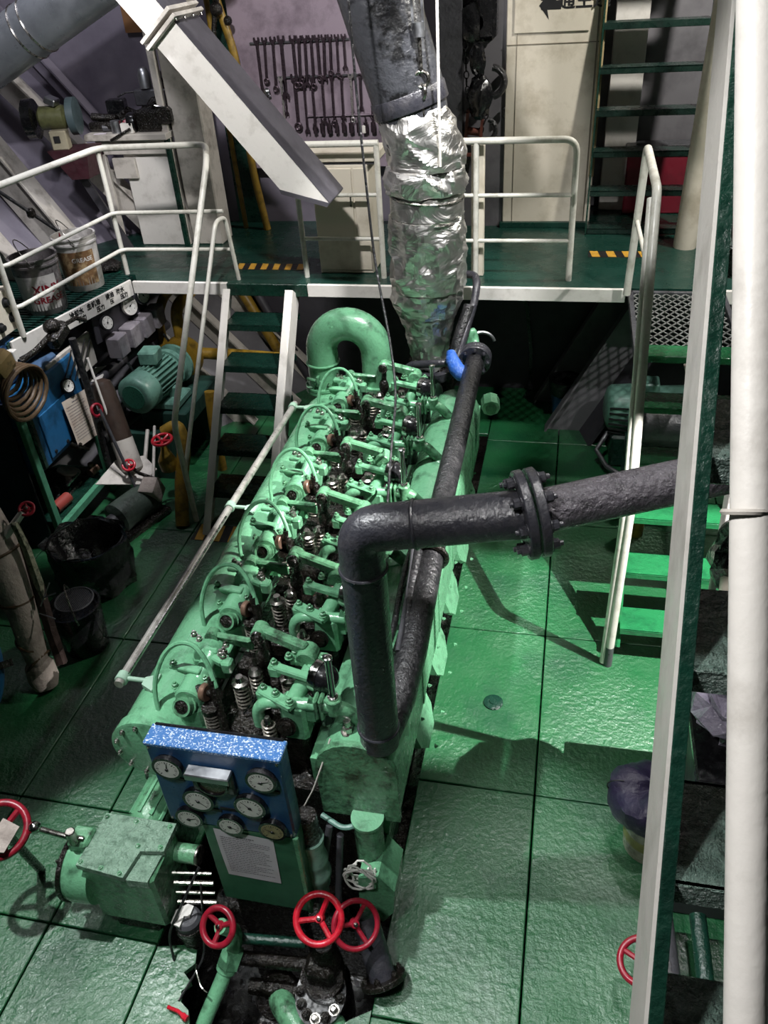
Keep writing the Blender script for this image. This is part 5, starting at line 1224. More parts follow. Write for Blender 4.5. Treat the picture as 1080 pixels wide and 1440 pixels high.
bucket('paint_bucket', -3.67, 5.60, 1.5, .16, .40, 'white bucket with golden label beside the grimy plastic bucket', [('GREASE', .60, .046, WHITE, -.85)], (.12,.76), GOLD, PAIL)
mb = MB(); mb.prism([(0,0),(.10,-.02),(.05,.10)], (-3.86,5.62,1.80), (1,0,0), (0,.3,1), (0,1,0), .004); solo(mb, 'red_rag', REDD, 'bit of red cloth sticking up behind the golden-label bucket', 'cloth')
mb = MB(); mb.sph((-3.70,5.95,1.54), .10, 14, 8, (1.6,1.2,.45)).jitter(.012, 4); solo(mb, 'dark_rag', OILY, 'black oily rag on the deck behind the buckets', 'rag')
# black hand tools leaning at the corner
gl = thing('grease_gun', (-3.9, 5.6, 2.2), 'black long-handled lever tool leaning across the white hull frame', 'tool')
mb = MB(); mb.tube([(-4.15,5.3,2.43),(-3.97,5.55,2.1),(-3.78,5.85,1.72),(-3.70,6.0,1.52)], .014, 10); mb.build('shaft', RUBBER, gl)
mb = MB(); mb.tube(bend([(-4.28,5.25,2.35),(-4.20,5.28,2.52),(-4.05,5.32,2.50),(-4.02,5.36,2.34)], .06, 5), .022, 10); mb.rbox((-4.18,5.28,2.36), (.14,.10,.10), None, .02); mb.build('head', OILY, gl)
mb = MB(); mb.rbox((-3.95,5.58,2.06), (.06,.06,.07), None, .015); mb.cyl((-4.1,5.3,2.3), (-4.06,5.32,2.05), .008, 8); mb.build('collar', OILY, gl)
# ------------------------------------------------------------------ blue cabinet and what hangs on it
bc_ = thing('blue_cabinet', (-3.8, 4.6, 0), 'tall blue machine cabinet with open green-framed shelf below, standing by the grating corner', 'cabinet')
xf = -3.55
MB().box((-4.2, 4.24, .62), (xf, 5.0, 1.22), .012).build('upper_body', BLUEC, bc_)
MB().box((-4.15, 4.30, .20), (-4.12, 4.96, .62)).build('back_plate', DARKG, bc_)
MB().box((-4.2, 4.24, .17), (xf, 5.0, .21), .004).build('shelf', DARKG, bc_)
dpn = MB().box((xf, 4.40, .66), (xf+.012, 4.78, 1.0), .004).build('door_panel', BLUEC, bc_)
FRG = mat('frame_green', srgb(84,150,118), .4, dirt=srgb(40,80,62), damt=.5, dscale=14)
for y in (4.22, 4.99): MB().box((xf-.01, y-.03, .0), (xf+.03, y+.03, 1.2 if y < 4.5 else .72), .004).build('frame_post', FRG, bc_)
MB().box((xf-.01, 4.22, .13), (xf+.04, 4.99, .19), .004).build('frame_rail', FRG, bc_)
MB().box((-4.2, 4.2, .0), (-3.62, 4.22, 1.2), .004).build('side_sheet', mat('dark_blue_paint', srgb(28,36,58), .5, dirt=srgb(16,20,30), damt=.6, dscale=5), bc_)
MB().box((xf+.001, 4.245, .66), (xf+.05, 4.30, 1.15), .01).build('cable_duct', DARKG, bc_)
mb = MB(); mb.rbox((-3.66, 4.72, 1.25), (.16,.30,.07), None, .02); mb.build('cover_hump', mat('grey_blue', srgb(70,96,128), .45, dirt=srgb(34,40,50), damt=.6, dscale=16), bc_)
for y, z in ((4.86,.74),(4.62,.68),(4.46,.69),(4.79,.72)): MB().cyl((xf, y, z), (xf+.02, y, z), .014, 10).build('bolt_head', INK, bc_)
MB().box((-4.2, 4.0, 1.22), (-3.68, 4.62, 1.52), .02).build('upper_tank', BLUE, bc_)
pgm = thing('pressure_gauge', (xf, 4.80, 1.0), 'black-rimmed pressure gauge with white dial above the sheet on the blue cabinet', 'gauge')
gauge(0, 0, .001, 0, None) if False else None
def wall_gauge(name, x, y, z, r, n, ang, label, group=None, rim=None):
    t = thing(name, (x, y, z), label, 'gauge', group)
    g = gauge(x, z, r, ang, t, y=y, n=n, name='gauge_case', depth=.035)
    if rim: g.data.materials[0] = rim
    return t
bpy.data.objects.remove(pgm)
wall_gauge('pressure_gauge', xf+.01, 4.80, 1.04, .055, (.9,-.25,.3), 40, 'black-rimmed pressure gauge with white dial above the sheet on the blue cabinet')
P4 = [V((xf+.035, 4.66, .98)), V((xf+.035, 4.97, .93)), V((xf+.06, 4.94, .56)), V((xf+.06, 4.66, .60))]
sheet('notice_sheet', P4, 'yellowed printed sheet hanging on the blue cabinet under its round gauge', 14, mat('aged_paper', srgb(206,194,180), .7, dirt=srgb(170,140,120), damt=.5, dscale=12), 4)
mb = MB(); mb.cyl((xf, 4.68, .62), (xf+.06, 4.68, .60), .03, 12); mb.cyl((xf+.05, 4.68, .61), (xf+.08, 4.74, .54), .012, 8); solo(mb, 'drain_valve', OILY, 'small dark tap under the yellowed sheet', 'tap')
# odds and ends on the open shelf
def cap(nm, f, m, lb, ct): 
    mb = MB(); f(mb); return solo(mb, nm, m, lb, ct)
cap('red_canister', lambda m: m.cyl((-3.62,4.34,.255), (-3.60,4.50,.255), .045, 18), mat('faded_red', srgb(150,64,56), .5), 'faded red canister lying at the shelf corner of the blue cabinet', 'canister')
cap('copper_fitting', lambda m: (m.cyl((-3.60,4.84,.25), (-3.58,4.92,.26), .035, 14), m.cyl((-3.60,4.88,.25), (-3.60,4.88,.32), .022, 12)), COPPER, 'copper pipe fitting on the shelf of the blue cabinet', 'fitting')
cap('white_funnel', lambda m: m.prof((-3.75,4.74,.21), (.2,.3,1), [(0,.02),(.06,.025),(.10,.09),(.11,.09)], 18), WHITED, 'white plastic funnel on the open cabinet shelf', 'funnel')
cap('bracket_frame', lambda m: [m.beam(a, b, .014, .014) for a, b in (((-3.64,4.58,.22),(-3.64,4.58,.30)),((-3.64,4.58,.30),(-3.64,4.76,.30)),((-3.64,4.76,.30),(-3.64,4.76,.22)),((-3.64,4.58,.22),(-3.64,4.76,.22)))], STEEL, 'small rectangular steel frame on the open cabinet shelf', 'bracket')
cap('dark_tin', lambda m: m.cyl((-3.85,4.55,.21), (-3.85,4.55,.36), .06, 16), DARKG, 'dark green tin at the back of the open cabinet shelf', 'tin')
cap('hose_scrap', lambda m: m.tube([(-3.66,4.44,.24),(-3.72,4.56,.27),(-3.8,4.66,.25),(-3.78,4.5,.24)], .02, 8), RUBBER, 'short black hose scrap on the open cabinet shelf', 'hose')
# cream control box and brown hose coil
kb = thing('control_box', (-3.72, 4.5, 1.52), 'small cream control box with three black knobs on top of the blue machine', 'control box')
o_ = V((-3.66, 4.55, 1.70)); M_ = Matrix.Rotation(radians(63), 3, 'Z')
mb = MB(); mb.rbox((-3.72,4.51,1.69), (.12,.40,.28), None, .006); mb.build('box_body', CREAM, kb)
for y, z in ((4.61,1.75),(4.63,1.64),(4.49,1.62)):
    mb = MB(); mb.prof((-3.66,y,z), (1,0,0), [(0,.034),(.006,.034),(.008,.022),(.03,.02)], 16); mb.build('knob', INK, kb)
mb = MB(); mb.bolt((-3.66,4.67,1.80), (1,0,0), .008, .006); mb.build('screw', INK, kb)
hc = thing('hose_coil', (-3.5, 4.30, 1.1), 'coiled brown hose tied with tan cloth hanging on the blue cabinet', 'hose')
rr = random.Random(3)
for k in range(6):
    R1, R2 = .13+.018*k, .15+.022*k; pts = []
    for i in range(28):
        t = 2*pi*i/28; pts.append((-3.50+.02*k+rr.uniform(-.004,.004), 4.20+R1*cos(t), 1.40-.02*k+R2*.62*sin(t)))
    mb = MB(); mb.tube(pts, .015, 8, closed=True); mb.build('coil_turn', BROWN, hc)
mb = MB(); mb.rbox((-3.44,4.10,1.56), (.14,.17,.14), Matrix.Rotation(.3,3,'X'), .03).jitter(.008,5); mb.build('cloth_tie', mat('tan_cloth', srgb(150,126,84), .8, dirt=srgb(70,56,36), damt=.7, dscale=20), hc)
mb = MB(); mb.rbox((-3.5,4.36,1.20), (.09,.13,.06), None, .02); solo(mb, 'grey_plug', GREYP, 'grey plug socket below the brown hose coil', 'plug')
# ------------------------------------------------------------------ gauge plate under the white edge
mb = MB(); mb.beam((-3.50,5.28,1.28), (-3.41,5.98,1.24), .01, .24); solo(mb, 'gauge_bracket', DARKW, 'dark bracket plate under the white handwritten edge of the grating', 'plate')
nn = (.93,-.3,.22)
wall_gauge('pressure_gauge', -3.455, 5.38, 1.29, .06, nn, 60, 'black-rimmed white dial gauge below the handwritten edge, on its own', 'white gauges under the grating edge', INK)
wall_gauge('pressure_gauge', -3.42, 5.70, 1.30, .072, nn, 30, 'large white-cased gauge between two others under the handwritten edge', 'white gauges under the grating edge', WHITE)
wall_gauge('pressure_gauge', -3.40, 5.90, 1.31, .072, nn, 120, 'greyer gauge with a dull metal case beside the large white-cased one', 'white gauges under the grating edge', ALU)
for k, (y, w) in enumerate(((5.42,.15),(5.62,.17),(5.80,.16),(5.98,.15))):
    mb = MB(); mb.rbox((-3.42+.02*k, y, 1.09+.005*k), (.12, w, .17), None, .01)
    b_ = solo(mb, 'relay_box', mat('box_grey', srgb(138,132,138), .5, dirt=srgb(80,72,76), damt=.6, dscale=12) if k == 0 else bpy.data.materials['box_grey'], ('first','second','third','fourth')[k] + ' grey switch box in the row below the white gauges, counted from the blue cabinet', 'switch box', 'grey switch boxes below the gauges')
    mb = MB(); mb.tube([(-3.36+.02*k,y-.03,.96),(-3.33+.02*k,y-.02,.88),(-3.35+.02*k,y+.02,.78)], .010, 6); solo(mb, 'switch_cable', STEEL if k == 1 else RUBBER, 'cable hanging out of the %s grey switch box' % ('first','second','third','fourth')[k], 'cable', 'cables below the switch boxes')
mb = MB(); mb.rbox((-3.58,5.0,1.12), (.03,.62,.26), None, .006); solo(mb, 'grey_board', WHITED, 'pale grey board crossed by thin cables under the grating edge', 'panel')
for k in range(4):
    mb = MB(); y = 4.86+.10*k; mb.tube([(-3.55,y-.12,1.02),(-3.545,y,1.12),(-3.54,y+.13,1.24)], .005, 6); solo(mb, 'thin_cable', INK, '%s thin black cable crossing the pale grey board' % ('first','second','third','fourth')[k], 'cable', 'thin cables on the grey board')
# black lever stand
ls = thing('lever_stand', (-3.4, 4.85, .3), 'black pole with a greasy clamp head reaching over the white grating edge', 'stand')
mb = MB(); mb.tube([(-3.40,4.84,1.40),(-3.40,4.85,1.0),(-3.40,4.83,.5),(-3.40,4.82,.2)], .026, 12); mb.build('pole', RUBBER, ls)
mb = MB(); mb.rbox((-3.42,4.72,1.48), (.10,.22,.12), Matrix.Rotation(.3,3,'X'), .03); mb.sph((-3.43,4.70,1.55), .07, 12, 8, (.8,1,.7)); mb.build('clamp_head', OILY, ls)
mb = MB(); mb.tube([(-3.44,4.70,1.50),(-3.46,4.5,1.46),(-3.5,4.36,1.44)], .022, 10); mb.tube([(-3.40,4.80,1.52),(-3.38,4.92,1.52),(-3.36,5.0,1.47)], .016, 8); mb.build('handle_arm', OILY, ls)
# jumble of pipes and rods along the hull
for k, (a, b, r, m, lb) in enumerate((
    ((-3.68,4.95,.80), (-3.42,6.25,.92), .045, DARKW, 'upper dark pipe running along the hull behind the green motor'),
    ((-3.60,5.02,.62), (-3.32,6.2,.70), .06, GREYW, 'thick grey pipe running along the hull beside the green motor'),
    ((-3.58,5.1,.42), (-3.3,6.0,.46), .05, DARKW, 'lowest dark pipe along the hull behind the green motor'),
    ((-3.40,4.95,1.20), (-3.28,4.86,.30), .010, WHITE, 'thin white rod leaning beside the black pole'),
    ((-3.32,4.8,.86), (-3.14,4.7,.25), .012, GREYP, 'thin grey rod leaning behind the thin white rod'),
    ((-3.15,5.2,.50), (-3.0,4.72,.25), .012, WHITED, 'pale conduit slanting down to the bright red small handwheel'),
    ((-3.22,5.2,.46), (-3.1,4.7,.18), .016, WHITED, 'second pale conduit beside the slanting pale conduit'))):
    mb = MB(); mb.cyl(a, b, r, 14); solo(mb, 'service_pipe' if r > .03 else 'service_rod', m, lb, 'pipe' if r > .03 else 'rod')
mb = MB(); mb.rbox((-3.62,5.35,.865), (.10,.26,.012), Matrix.Rotation(.3,3,'Z'), .005).jitter(.004, 6); solo(mb, 'white_scrap', WHITE, 'torn white scrap lying on the upper dark pipe', 'scrap')
gc = thing('gas_cylinder', (-3.3, 4.95, .3), 'leaning brown cylinder with white lower end beside the thin white rod', 'cylinder')
mb = MB(); mb.prof((-3.42,5.05,.98), (.30,-.30,-1), [(0,.03),(.03,.075),(.10,.085),(.48,.085)], 20); mb.build('upper_shell', mat('dark_brown_paint', srgb(58,46,40), .4, dirt=srgb(28,22,20), damt=.6, dscale=12), gc)
d = V((.30,-.30,-1)).normalized(); mb = MB(); mb.prof(V((-3.42,5.05,.98)) + d*.48, d, [(0,.086),(.24,.086),(.26,.07)], 20); mb.build('white_end', WHITED, gc)
mb = MB(); mb.arc((-3.36,4.82,.84), (.9,-.3,.2), .045, .012, 0, 2*pi, 16, 6); solo(mb, 'red_hook', REDD, 'small dark red ring beside the yellowed sheet', 'ring')
mb = MB(); mb.prism([(0,0),(.32,.05),(.36,.22),(.2,.34),(.02,.26)], (-3.42,4.62,.30), (1,.2,-.2), (.15,.9,.25), (0,0,1), .006); solo(mb, 'white_sheet', WHITED, 'crumpled pale sheet lying below the leaning cylinder', 'sheet')
mb = MB(); mb.rbox((-3.02,4.72,.22), (.14,.14,.16), Matrix.Rotation(.4,3,'X'), .01).jitter(.006,2); solo(mb, 'grimy_block', CANVAS, 'grimy pale block beside the yellow valve', 'block')
# green pump motor
pm = thing('pump_motor', (-3.25, 5.5, .3), 'pale green electric motor with cooling fins and terminal box under the grating', 'motor')
c = V((-3.28,5.22,.74)); dy = V((.12,1,0)).normalized(); N_ = 30
mb = MB(); mb.prof(c, dy, [(0,.12),(.01,.145),(.03,.158),(.17,.160),(.175,.15)], N_); fc = mb.build('fan_cover', GREENM, pm)
mb = MB(); mb.prof(c - dy*.001, -dy, [(0,.10),(.004,.10)], 24); mb.build('fan_grille', mat('green_grille', srgb(56,120,98), .45, dirt=srgb(20,50,40), damt=.9, dscale=90), fc)
mb = MB(); mb.prof(c + dy*.17, dy, [(0,.135),(.36,.135)], N_); mb.build('stator', GREENM, pm)
a_, b__, _ = basis(dy)
for i in range(26):
    t = 2*pi*i/26; r_ = a_*cos(t) + b__*sin(t)
    mb = MB(); mb.beam(c + dy*.18 + r_*.145, c + dy*.50 + r_*.145, .006, .026, up=r_); mb.build('cooling_fin', GREENM, pm)
mb = MB(); mb.prof(c + dy*.52, dy, [(0,.16),(.05,.16),(.055,.12),(.10,.11),(.105,.17),(.13,.17)], N_); mb.build('end_shield', GREENM, pm)
mb = MB(); mb.rbox(c + dy*.33 + V((.0,0,.21)), (.15,.16,.11), Matrix.Rotation(.1,3,'Z'), .012); tb_ = mb.build('terminal_box', GREENM, pm)
mb = MB(); mb.rbox(c + dy*.33 + V((.07,.0,-.17)), (.30,.30,.06), None, .01); mb.rbox(c + dy*.33 + V((.13,.0,-.10)), (.10,.06,.1), None, .01); mb.build('motor_foot', GREENM, pm)
mb = MB(); mb.rbox(c + dy*.45 + V((.08,.05,-.28)), (.40,.70,.14), None, .01); mb.box((-3.45,5.2,.0), (-3.05,5.28,.42)); mb.box((-3.4,5.85,.0), (-3.0,5.93,.42)); mb.build('base_frame', mat('base_teal', srgb(34,64,56), .45, dirt=srgb(20,36,32), damt=.6, dscale=10), pm)
pu = thing('water_pump', (-3.1, 5.95, .3), 'ochre pump body coupled to the green motor behind the railing', 'pump')
mb = MB(); mb.prof(c + dy*.70, dy, [(0,.10),(.02,.17),(.10,.18),(.16,.15),(.22,.08)], 26); mb.build('casing', YELLOW, pu)
mb = MB(); mb.tube(bend([c + dy*.80 + V((0,0,.1)), c + dy*.80 + V((0,0,.42)), c + dy*1.5 + V((-.05,0,.48))], .12, 6), .05, 14); mb.build('outlet', YELLOW, pu)
mb = MB(); mb.tube([c + dy*.85 + V((.1,0,0)), c + dy*.9 + V((.5,0,-.03)), c + dy*.9 + V((.9,0,-.05))], .05, 14); mb.build('inlet', YELLOW, pu)
for pts, r, m, lb in (([(-3.42,6.1,.55),(-3.40,6.1,1.05),(-3.36,6.2,1.2),(-3.2,6.7,1.28)], .042, YELLOW, 'ochre elbow pipe rising beside the last grey switch box'),
                   ([(-2.93,4.95,.60),(-2.82,4.98,.66),(-2.77,4.92,.5),(-2.79,4.80,.30),(-2.76,4.64,.10),(-2.75,4.58,.0)], .052, YELLOW, 'thick ochre pipe bending down to the floor by the railing foot'),
                   ([(-2.74,5.45,.7),(-2.74,5.4,.4),(-2.74,5.4,.0)], .042, YELLOW, 'ochre stand pipe behind the railing and beside the dark stairs'),
                   ([(-2.62,6.9,.3),(-2.95,6.9,1.0),(-3.2,6.9,1.4)], .05, YELLOW, 'ochre pipe slanting along the hull behind the dark stairs'),
                   ([(-2.40,6.95,.1),(-2.75,6.95,.8),(-3.0,6.95,1.4)], .045, DARKW, 'dark pipe slanting beside the ochre one behind the dark stairs')):
    mb = MB(); mb.tube(bend(pts, .12, 6), r, 14); solo(mb, 'ochre_pipe' if m is YELLOW else 'dark_pipe', m, lb, 'pipe')
yv = thing('yellow_valve', (-2.88, 4.81, .35), 'ochre globe valve with bright red small handwheel beside the railing foot', 'valve')
mb = MB(); mb.prof((-2.88,4.81,.36), (0,0,1), [(0,.06),(.08,.07),(.14,.045),(.17,.03),(.24,.016)], 16); mb.build('valve_body', YELLOW, yv)
handwheel((-2.88,4.81,.62), (0,-.12,1), .072, .012, RED, yv, spokes=5, dish=.01)
rv = thing('red_valve', (-3.16, 4.72, .28), 'tiny red handwheel over the pale sheet near the dark motor', 'valve')
handwheel((-3.17,4.74,.42), (.2,-.5,.8), .045, .010, RED, rv, spokes=4, dish=.01)
mb = MB(); mb.tube([(-3.17,4.75,.41),(-3.12,4.76,.34),(-3.0,4.78,.28)], .014, 8); mb.build('valve_stem', OILY, rv)
# small dark pump motor on the floor
dm = thing('floor_motor', (-3.15, 4.6, 0), 'dark grey-green motor lying on the floor beside the trash bag', 'motor')
c2_ = V((-3.24,4.30,.13)); d2 = V((.32,.9,.0)).normalized()
DGM = mat('grimy_motor', srgb(66,78,70), .5, dirt=srgb(24,26,24), damt=.7, dscale=14, bump=.3)
mb = MB(); mb.prof(c2_ + d2*.12, d2, [(0,.08),(.02,.125),(.36,.13),(.40,.10)], 24); mb.build('motor_shell', DGM, dm)
mb = MB(); mb.prof(c2_ - d2*.10, d2, [(0,.05),(.08,.055),(.09,.085),(.14,.085),(.15,.06),(.23,.06)], 20); mb.build('coupling', GREYP, dm)
mb = MB(); mb.rbox(c2_ + d2*.30 + V((0,0,-.10)), (.34,.46,.05), Matrix.Rotation(-.33,3,'Z'), .01); mb.build('foot', OILY, dm)
# black bag in a bin
tbag = thing('trash_bin', (-3.1, 3.88, 0), 'black glossy trash bag stretched over a round bin on the green floor', 'bin')
rr = random.Random(11); vs = []; fs = []; n = 40
prof_ = [(.0,.22),(.08,.25),(.20,.24),(.30,.235),(.36,.245),(.385,.25),(.37,.225),(.30,.20),(.18,.16),(.14,.08),(.14,.01)]
for z, r in prof_:
    for i in range(n):
        t = 2*pi*i/n; q = r + .016*sin(t*7+z*20) + rr.uniform(-.009,.009); vs.append((-3.08 + q*cos(t)*1.12, 3.88 + q*sin(t), max(0, z + rr.uniform(-.012,.012))))
for j in range(len(prof_)-1):
    for i in range(n): fs.append((j*n+i, j*n+(i+1) % n, (j+1)*n+(i+1) % n, (j+1)*n+i))
mb = MB(); mb.add(vs, fs); mb.build('trash_bag', PLASTIC, tbag)
mb = MB(); mb.torus((-3.08,3.88,.37), (.02,.02,1), .25, .009, 36, 6); mb.build('bin_rim', BLACKG, tbag)
mb = MB(); mb.tube([(-3.4,3.9,.33),(-3.38,3.78,.36),(-3.3,3.72,.38)], .01, 8); mb.build('bin_handle', ALU, tbag)
bk = thing('black_bucket', (-2.9, 3.25, 0), 'black bucket with a round grey strainer on top standing on the green floor', 'bucket')
mb = MB(); mb.prof((-2.85,3.28,0), (0,0,1), [(0,.135),(.31,.16),(.34,.165),(.34,.15),(.30,.14)], 32); mb.build('bucket_body', BLACKG, bk)
mb = MB(); mb.torus((-2.855,3.31,.355), (0,0,1), .115, .006, 32, 6); 
sr = mb.build('strainer_rim', GREYP, bk)
mb = MB()
for k in range(-9, 10):
    h = sqrt(max(0, .113**2 - (k*.0122)**2)); mb.beam((-2.855+k*.0122,3.31-h,.352), (-2.855+k*.0122,3.31+h,.352), .003, .003); mb.beam((-2.855-h,3.31+k*.0122,.350), (-2.855+h,3.31+k*.0122,.350), .003, .003)
mb.build('strainer_mesh', GREYP, sr, False)
mb = MB(); mb.arc((-2.85,3.28,.30), (.8,.6,.1), .165, .006, 0, pi, 16, 6); mb.build('bucket_handle', STEEL, bk)
# canvas-wrapped uptakes by the hull
cw = thing('wrapped_pipe', (-2.95, 3.0, 0), 'canvas-wrapped bent pipe tied with cord, ending in a bulging foot on the floor', 'pipe')
mb = MB(); mb.tube([(-3.26,3.30,1.05),(-3.17,3.22,.86),(-3.12,3.16,.70),(-3.03,3.06,.45),(-2.97,2.97,.27),(-2.94,2.93,.16)], [.10,.125,.115,.085,.075,.06], 20); mb.jitter(.004,8); mb.build('canvas_wrap', CANVAS, cw)
mb = MB(); mb.prof((-2.95,2.95,.20), (.15,-.25,-1), [(0,.05),(.05,.085),(.14,.09),(.20,.07)], 20); mb.build('foot_wrap', CANVAS, cw)
for p, d, r in (((-3.06,3.09,.52), (.1,-.2,-1), .093), ((-3.15,3.19,.78), (.4,-.2,-1), .125), ((-2.95,2.95,.16), (.8,-.2,-.6), .086), ((-2.98,2.98,.29), (-.4,-.2,-1), .078)):
    mb = MB(); mb.torus(p, d, r, .010, 24, 6); mb.build('cord', BROWN, cw)
dp2 = MB(); dp2.tube([(-3.06,3.30,.80),(-2.97,3.19,.55),(-2.89,3.07,.3),(-2.85,3.01,.1)], [.032,.036,.036,.03], 14); dp2.jitter(.006,4); solo(dp2, 'rusty_pipe', mat('rust_dark', srgb(58,42,38), .7, dirt=srgb(24,18,18), damt=.7, dscale=16, bump=.5), 'dark rusty pipe beside the canvas-wrapped one', 'pipe')
mb = MB(); mb.tube([(-3.00,3.24,.98),(-2.97,3.22,.80),(-2.92,3.16,.62),(-2.90,3.12,.52)], [.018,.024,.022,.012], 10); mb.jitter(.009,3); solo(mb, 'crusted_rope', mat('salt_crust', srgb(150,150,128), .8, dirt=srgb(40,44,34), damt=.95, dscale=34, bump=.9), 'pale crusted rope hanging from the white valve lever', 'rope')
wv = thing('white_valve', (-3.05, 3.24, .95), 'crusted white valve lever with small red wheel above the wrapped pipe', 'valve')
mb = MB(); mb.tube([(-3.12,3.17,.84),(-3.02,3.25,.96),(-2.97,3.30,1.02)], .02, 10); mb.jitter(.004,1); mb.build('lever', WHITE, wv)
handwheel((-2.955,3.32,1.03), (.3,-.5,.8), .04, .009, REDD, wv, spokes=4, dish=.008)
for k, pts in enumerate(([(-2.88,3.10,.55),(-2.80,3.12,.58)], [(-2.90,3.08,.50),(-2.85,3.16,.62)], [(-2.9,3.05,.47),(-2.78,3.02,.47)], [(-3.2,3.05,.62),(-3.0,3.10,.58)])):
    mb = MB(); mb.tube(pts, .004, 6); solo(mb, 'wire_end', ALU if k < 3 else RUBBER, ('bent wire end sticking out towards the black bucket', 'short wire end standing up beside the rusty pipe', 'thin wire end pointing along the floor by the rusty pipe', 'dark cord crossing the wrapped pipe')[k], 'wire')
bp_ = thing('blue_pipe', (-2.78, 2.55, .2), 'blue flanged pipe elbow in the shade in front of the wrapped pipe', 'pipe')
mb = MB(); mb.tube(bend([(-3.1,2.80,.75),(-2.93,2.66,.50),(-2.89,2.50,.34),(-3.0,2.35,.2),(-3.1,2.2,.1)], .12, 6), .05, 16); mb.build('pipe_body', BLUEC, bp_)
mb = MB(); mb.cyl((-2.92,2.64,.47), (-2.905,2.62,.44), .08, 20); mb.build('flange', OILY, bp_)
mb = MB(); mb.box((-3.5,2.3,.0), (-3.2,2.9,.36), .01); solo(mb, 'dark_plinth', DARKG, 'dark green plinth behind the blue pipe elbow', 'plinth')
# big red wheel at the picture edge
bw = thing('red_handwheel_valve', (-2.12, 1.62, 0), 'largest dark red handwheel on a floor stand with a grimy tag', 'valve')
handwheel((-2.20,1.64,.60), (.25,-.35,.9), .112, .017, REDD, bw, spokes=3, a0=.5)
mb = MB(); mb.cyl((-2.21,1.66,.57), (-2.3,1.8,.0), .02, 12); mb.build('stem', OILY, bw)
mb = MB(); mb.prism([(-.04,-.07),(.05,-.06),(.06,.05),(-.02,.07)], (-2.165,1.60,.625), (1,.1,-.25), (.1,1,.35), (0,0,1), .004); mb.build('paper_tag', CANVAS, bw)
# ------------------------------------------------------------------ starboard side beyond the bright stairs
gm = thing('fan_motor', (.55, 6.0, .1), 'green electric motor with slotted fan cover in the dark behind the bright green stairs', 'motor')
c = V((.36,5.96,.44)); d = V((1,.12,0)).normalized()
mb = MB(); mb.prof(c, d, [(0,.10),(.02,.16),(.05,.18),(.20,.185)], 30); f_ = mb.build('fan_cover', GREENM, gm)
for k in range(7):
    t = -1.15+.3*k; mb = MB(); mb.beam(c + V((.17,-.186*cos(t*.6)-.0,.17*sin(t)-.02)), c + V((.03,-.165*cos(t*.6),.15*sin(t)-.02)), .012, .012, up=(0,-1,0)); mb.build('slot', INK, f_)
mb = MB(); mb.prof(c + d*.2, d, [(0,.165),(.4,.165),(.42,.18),(.46,.18)], 30); mb.build('stator', GREENM, gm)
mb = MB(); mb.box((.42,5.78,.0), (.95,6.14,.28), .02); mb.build('motor_base', DARKG, gm)
mb = MB(); mb.rbox((.66,5.92,.66), (.16,.16,.1), None, .01); mb.build('terminal_box', GREENM, gm)
mb = MB(); mb.tube([(.40,5.9,.25),(.32,5.8,.14),(.40,5.66,.08),(.5,5.6,.05)], .02, 8); solo(mb, 'grey_cable', GREYP, 'grey cable curling on the floor below the slotted motor', 'cable')
bb = thing('blue_bin', (.05, 6.60, 0), 'small blue bin with black top between the slanting hull frames', 'bin')
mb = MB(); mb.prof((.05,6.60,0), (0,0,1), [(0,.10),(.24,.125)], 24); mb.build('bin_body', BLUE, bb)
mb = MB(); mb.prof((.05,6.60,.235), (0,0,1), [(0,.135),(.10,.15),(.13,.15),(.12,.12),(.05,.11)], 24); mb.build('bag_rim', PLASTIC, bb)
# tall machinery under / behind the landing
mb = MB(); mb.box((.50,5.15,.0), (1.1,5.55,.5), .03); solo(mb, 'pump_block', DARKG, 'dark green machine block under the mesh landing', 'machine')
mb = MB(); mb.prof((.55,5.3,.66), (1,.05,0), [(0,.10),(.04,.17),(.34,.17),(.38,.1)], 24); solo(mb, 'pump_drum', GREYP, 'grey rounded pump drum seen between the upper bright treads', 'drum')
mb = MB(); mb.prof((.60,4.9,.0), (0,0,1), [(0,.05),(.65,.06),(.69,.03)], 14); solo(mb, 'ochre_post', YELLOW, 'short ochre post under the bright green stairs', 'post')
mb = MB(); mb.tube([(.95,5.45,.7),(.90,5.42,.98),(.84,5.40,1.10)], [.05,.045,.03], 12); solo(mb, 'wrapped_stub', CANVAS, 'pale wrapped pipe stub below the mesh landing', 'pipe')
# bucket with violet bag by the close stairs
vb = thing('bagged_bucket', (.53, 2.40, 0), 'clear bucket lined with a dark violet bag on the floor beside the close stairs', 'bucket')
CLB = mat('clear_bucket', srgb(128,130,112), .25, dirt=srgb(60,62,50), damt=.7, dscale=16)
mb = MB(); mb.prof((.56,2.42,0), (0,0,1), [(0,.10),(.01,.115),(.30,.135),(.32,.14)], 28); mb.build('bucket_body', CLB, vb)
mb = MB(); mb.prof((.56,2.42,.10), (0,0,1), [(0,.123),(.12,.128)], 28, False); mb.build('band', mat('olive_band', srgb(120,124,70), .5, damt=.6), vb)
rr = random.Random(2); vs = []; fs = []; n = 44
for z, r in [(.22,.15),(.27,.168),(.32,.172),(.36,.165),(.385,.14),(.40,.10),(.395,.06),(.40,.03),(.40,.005)]:
    for i in range(n):
        t = 2*pi*i/n; q = r + .010*sin(t*5+z*17) + rr.uniform(-.004,.004); vs.append((.545 + q*cos(t)*1.1, 2.46 + q*sin(t)*1.05, z + .02*sin(t*3) + rr.uniform(-.005,.005)))
for j in range(8):
    for i in range(n): fs.append((j*n+i, j*n+(i+1) % n, (j+1)*n+(i+1) % n, (j+1)*n+i))
mb = MB(); mb.add(vs, fs); mb.build('violet_bag', PVIO, vb)
mb = MB(); mb.arc((.40,2.46,.36), (0,1,.2), .06, .003, 1.4, 4.6, 14, 5); mb.build('bag_string', INK, vb)
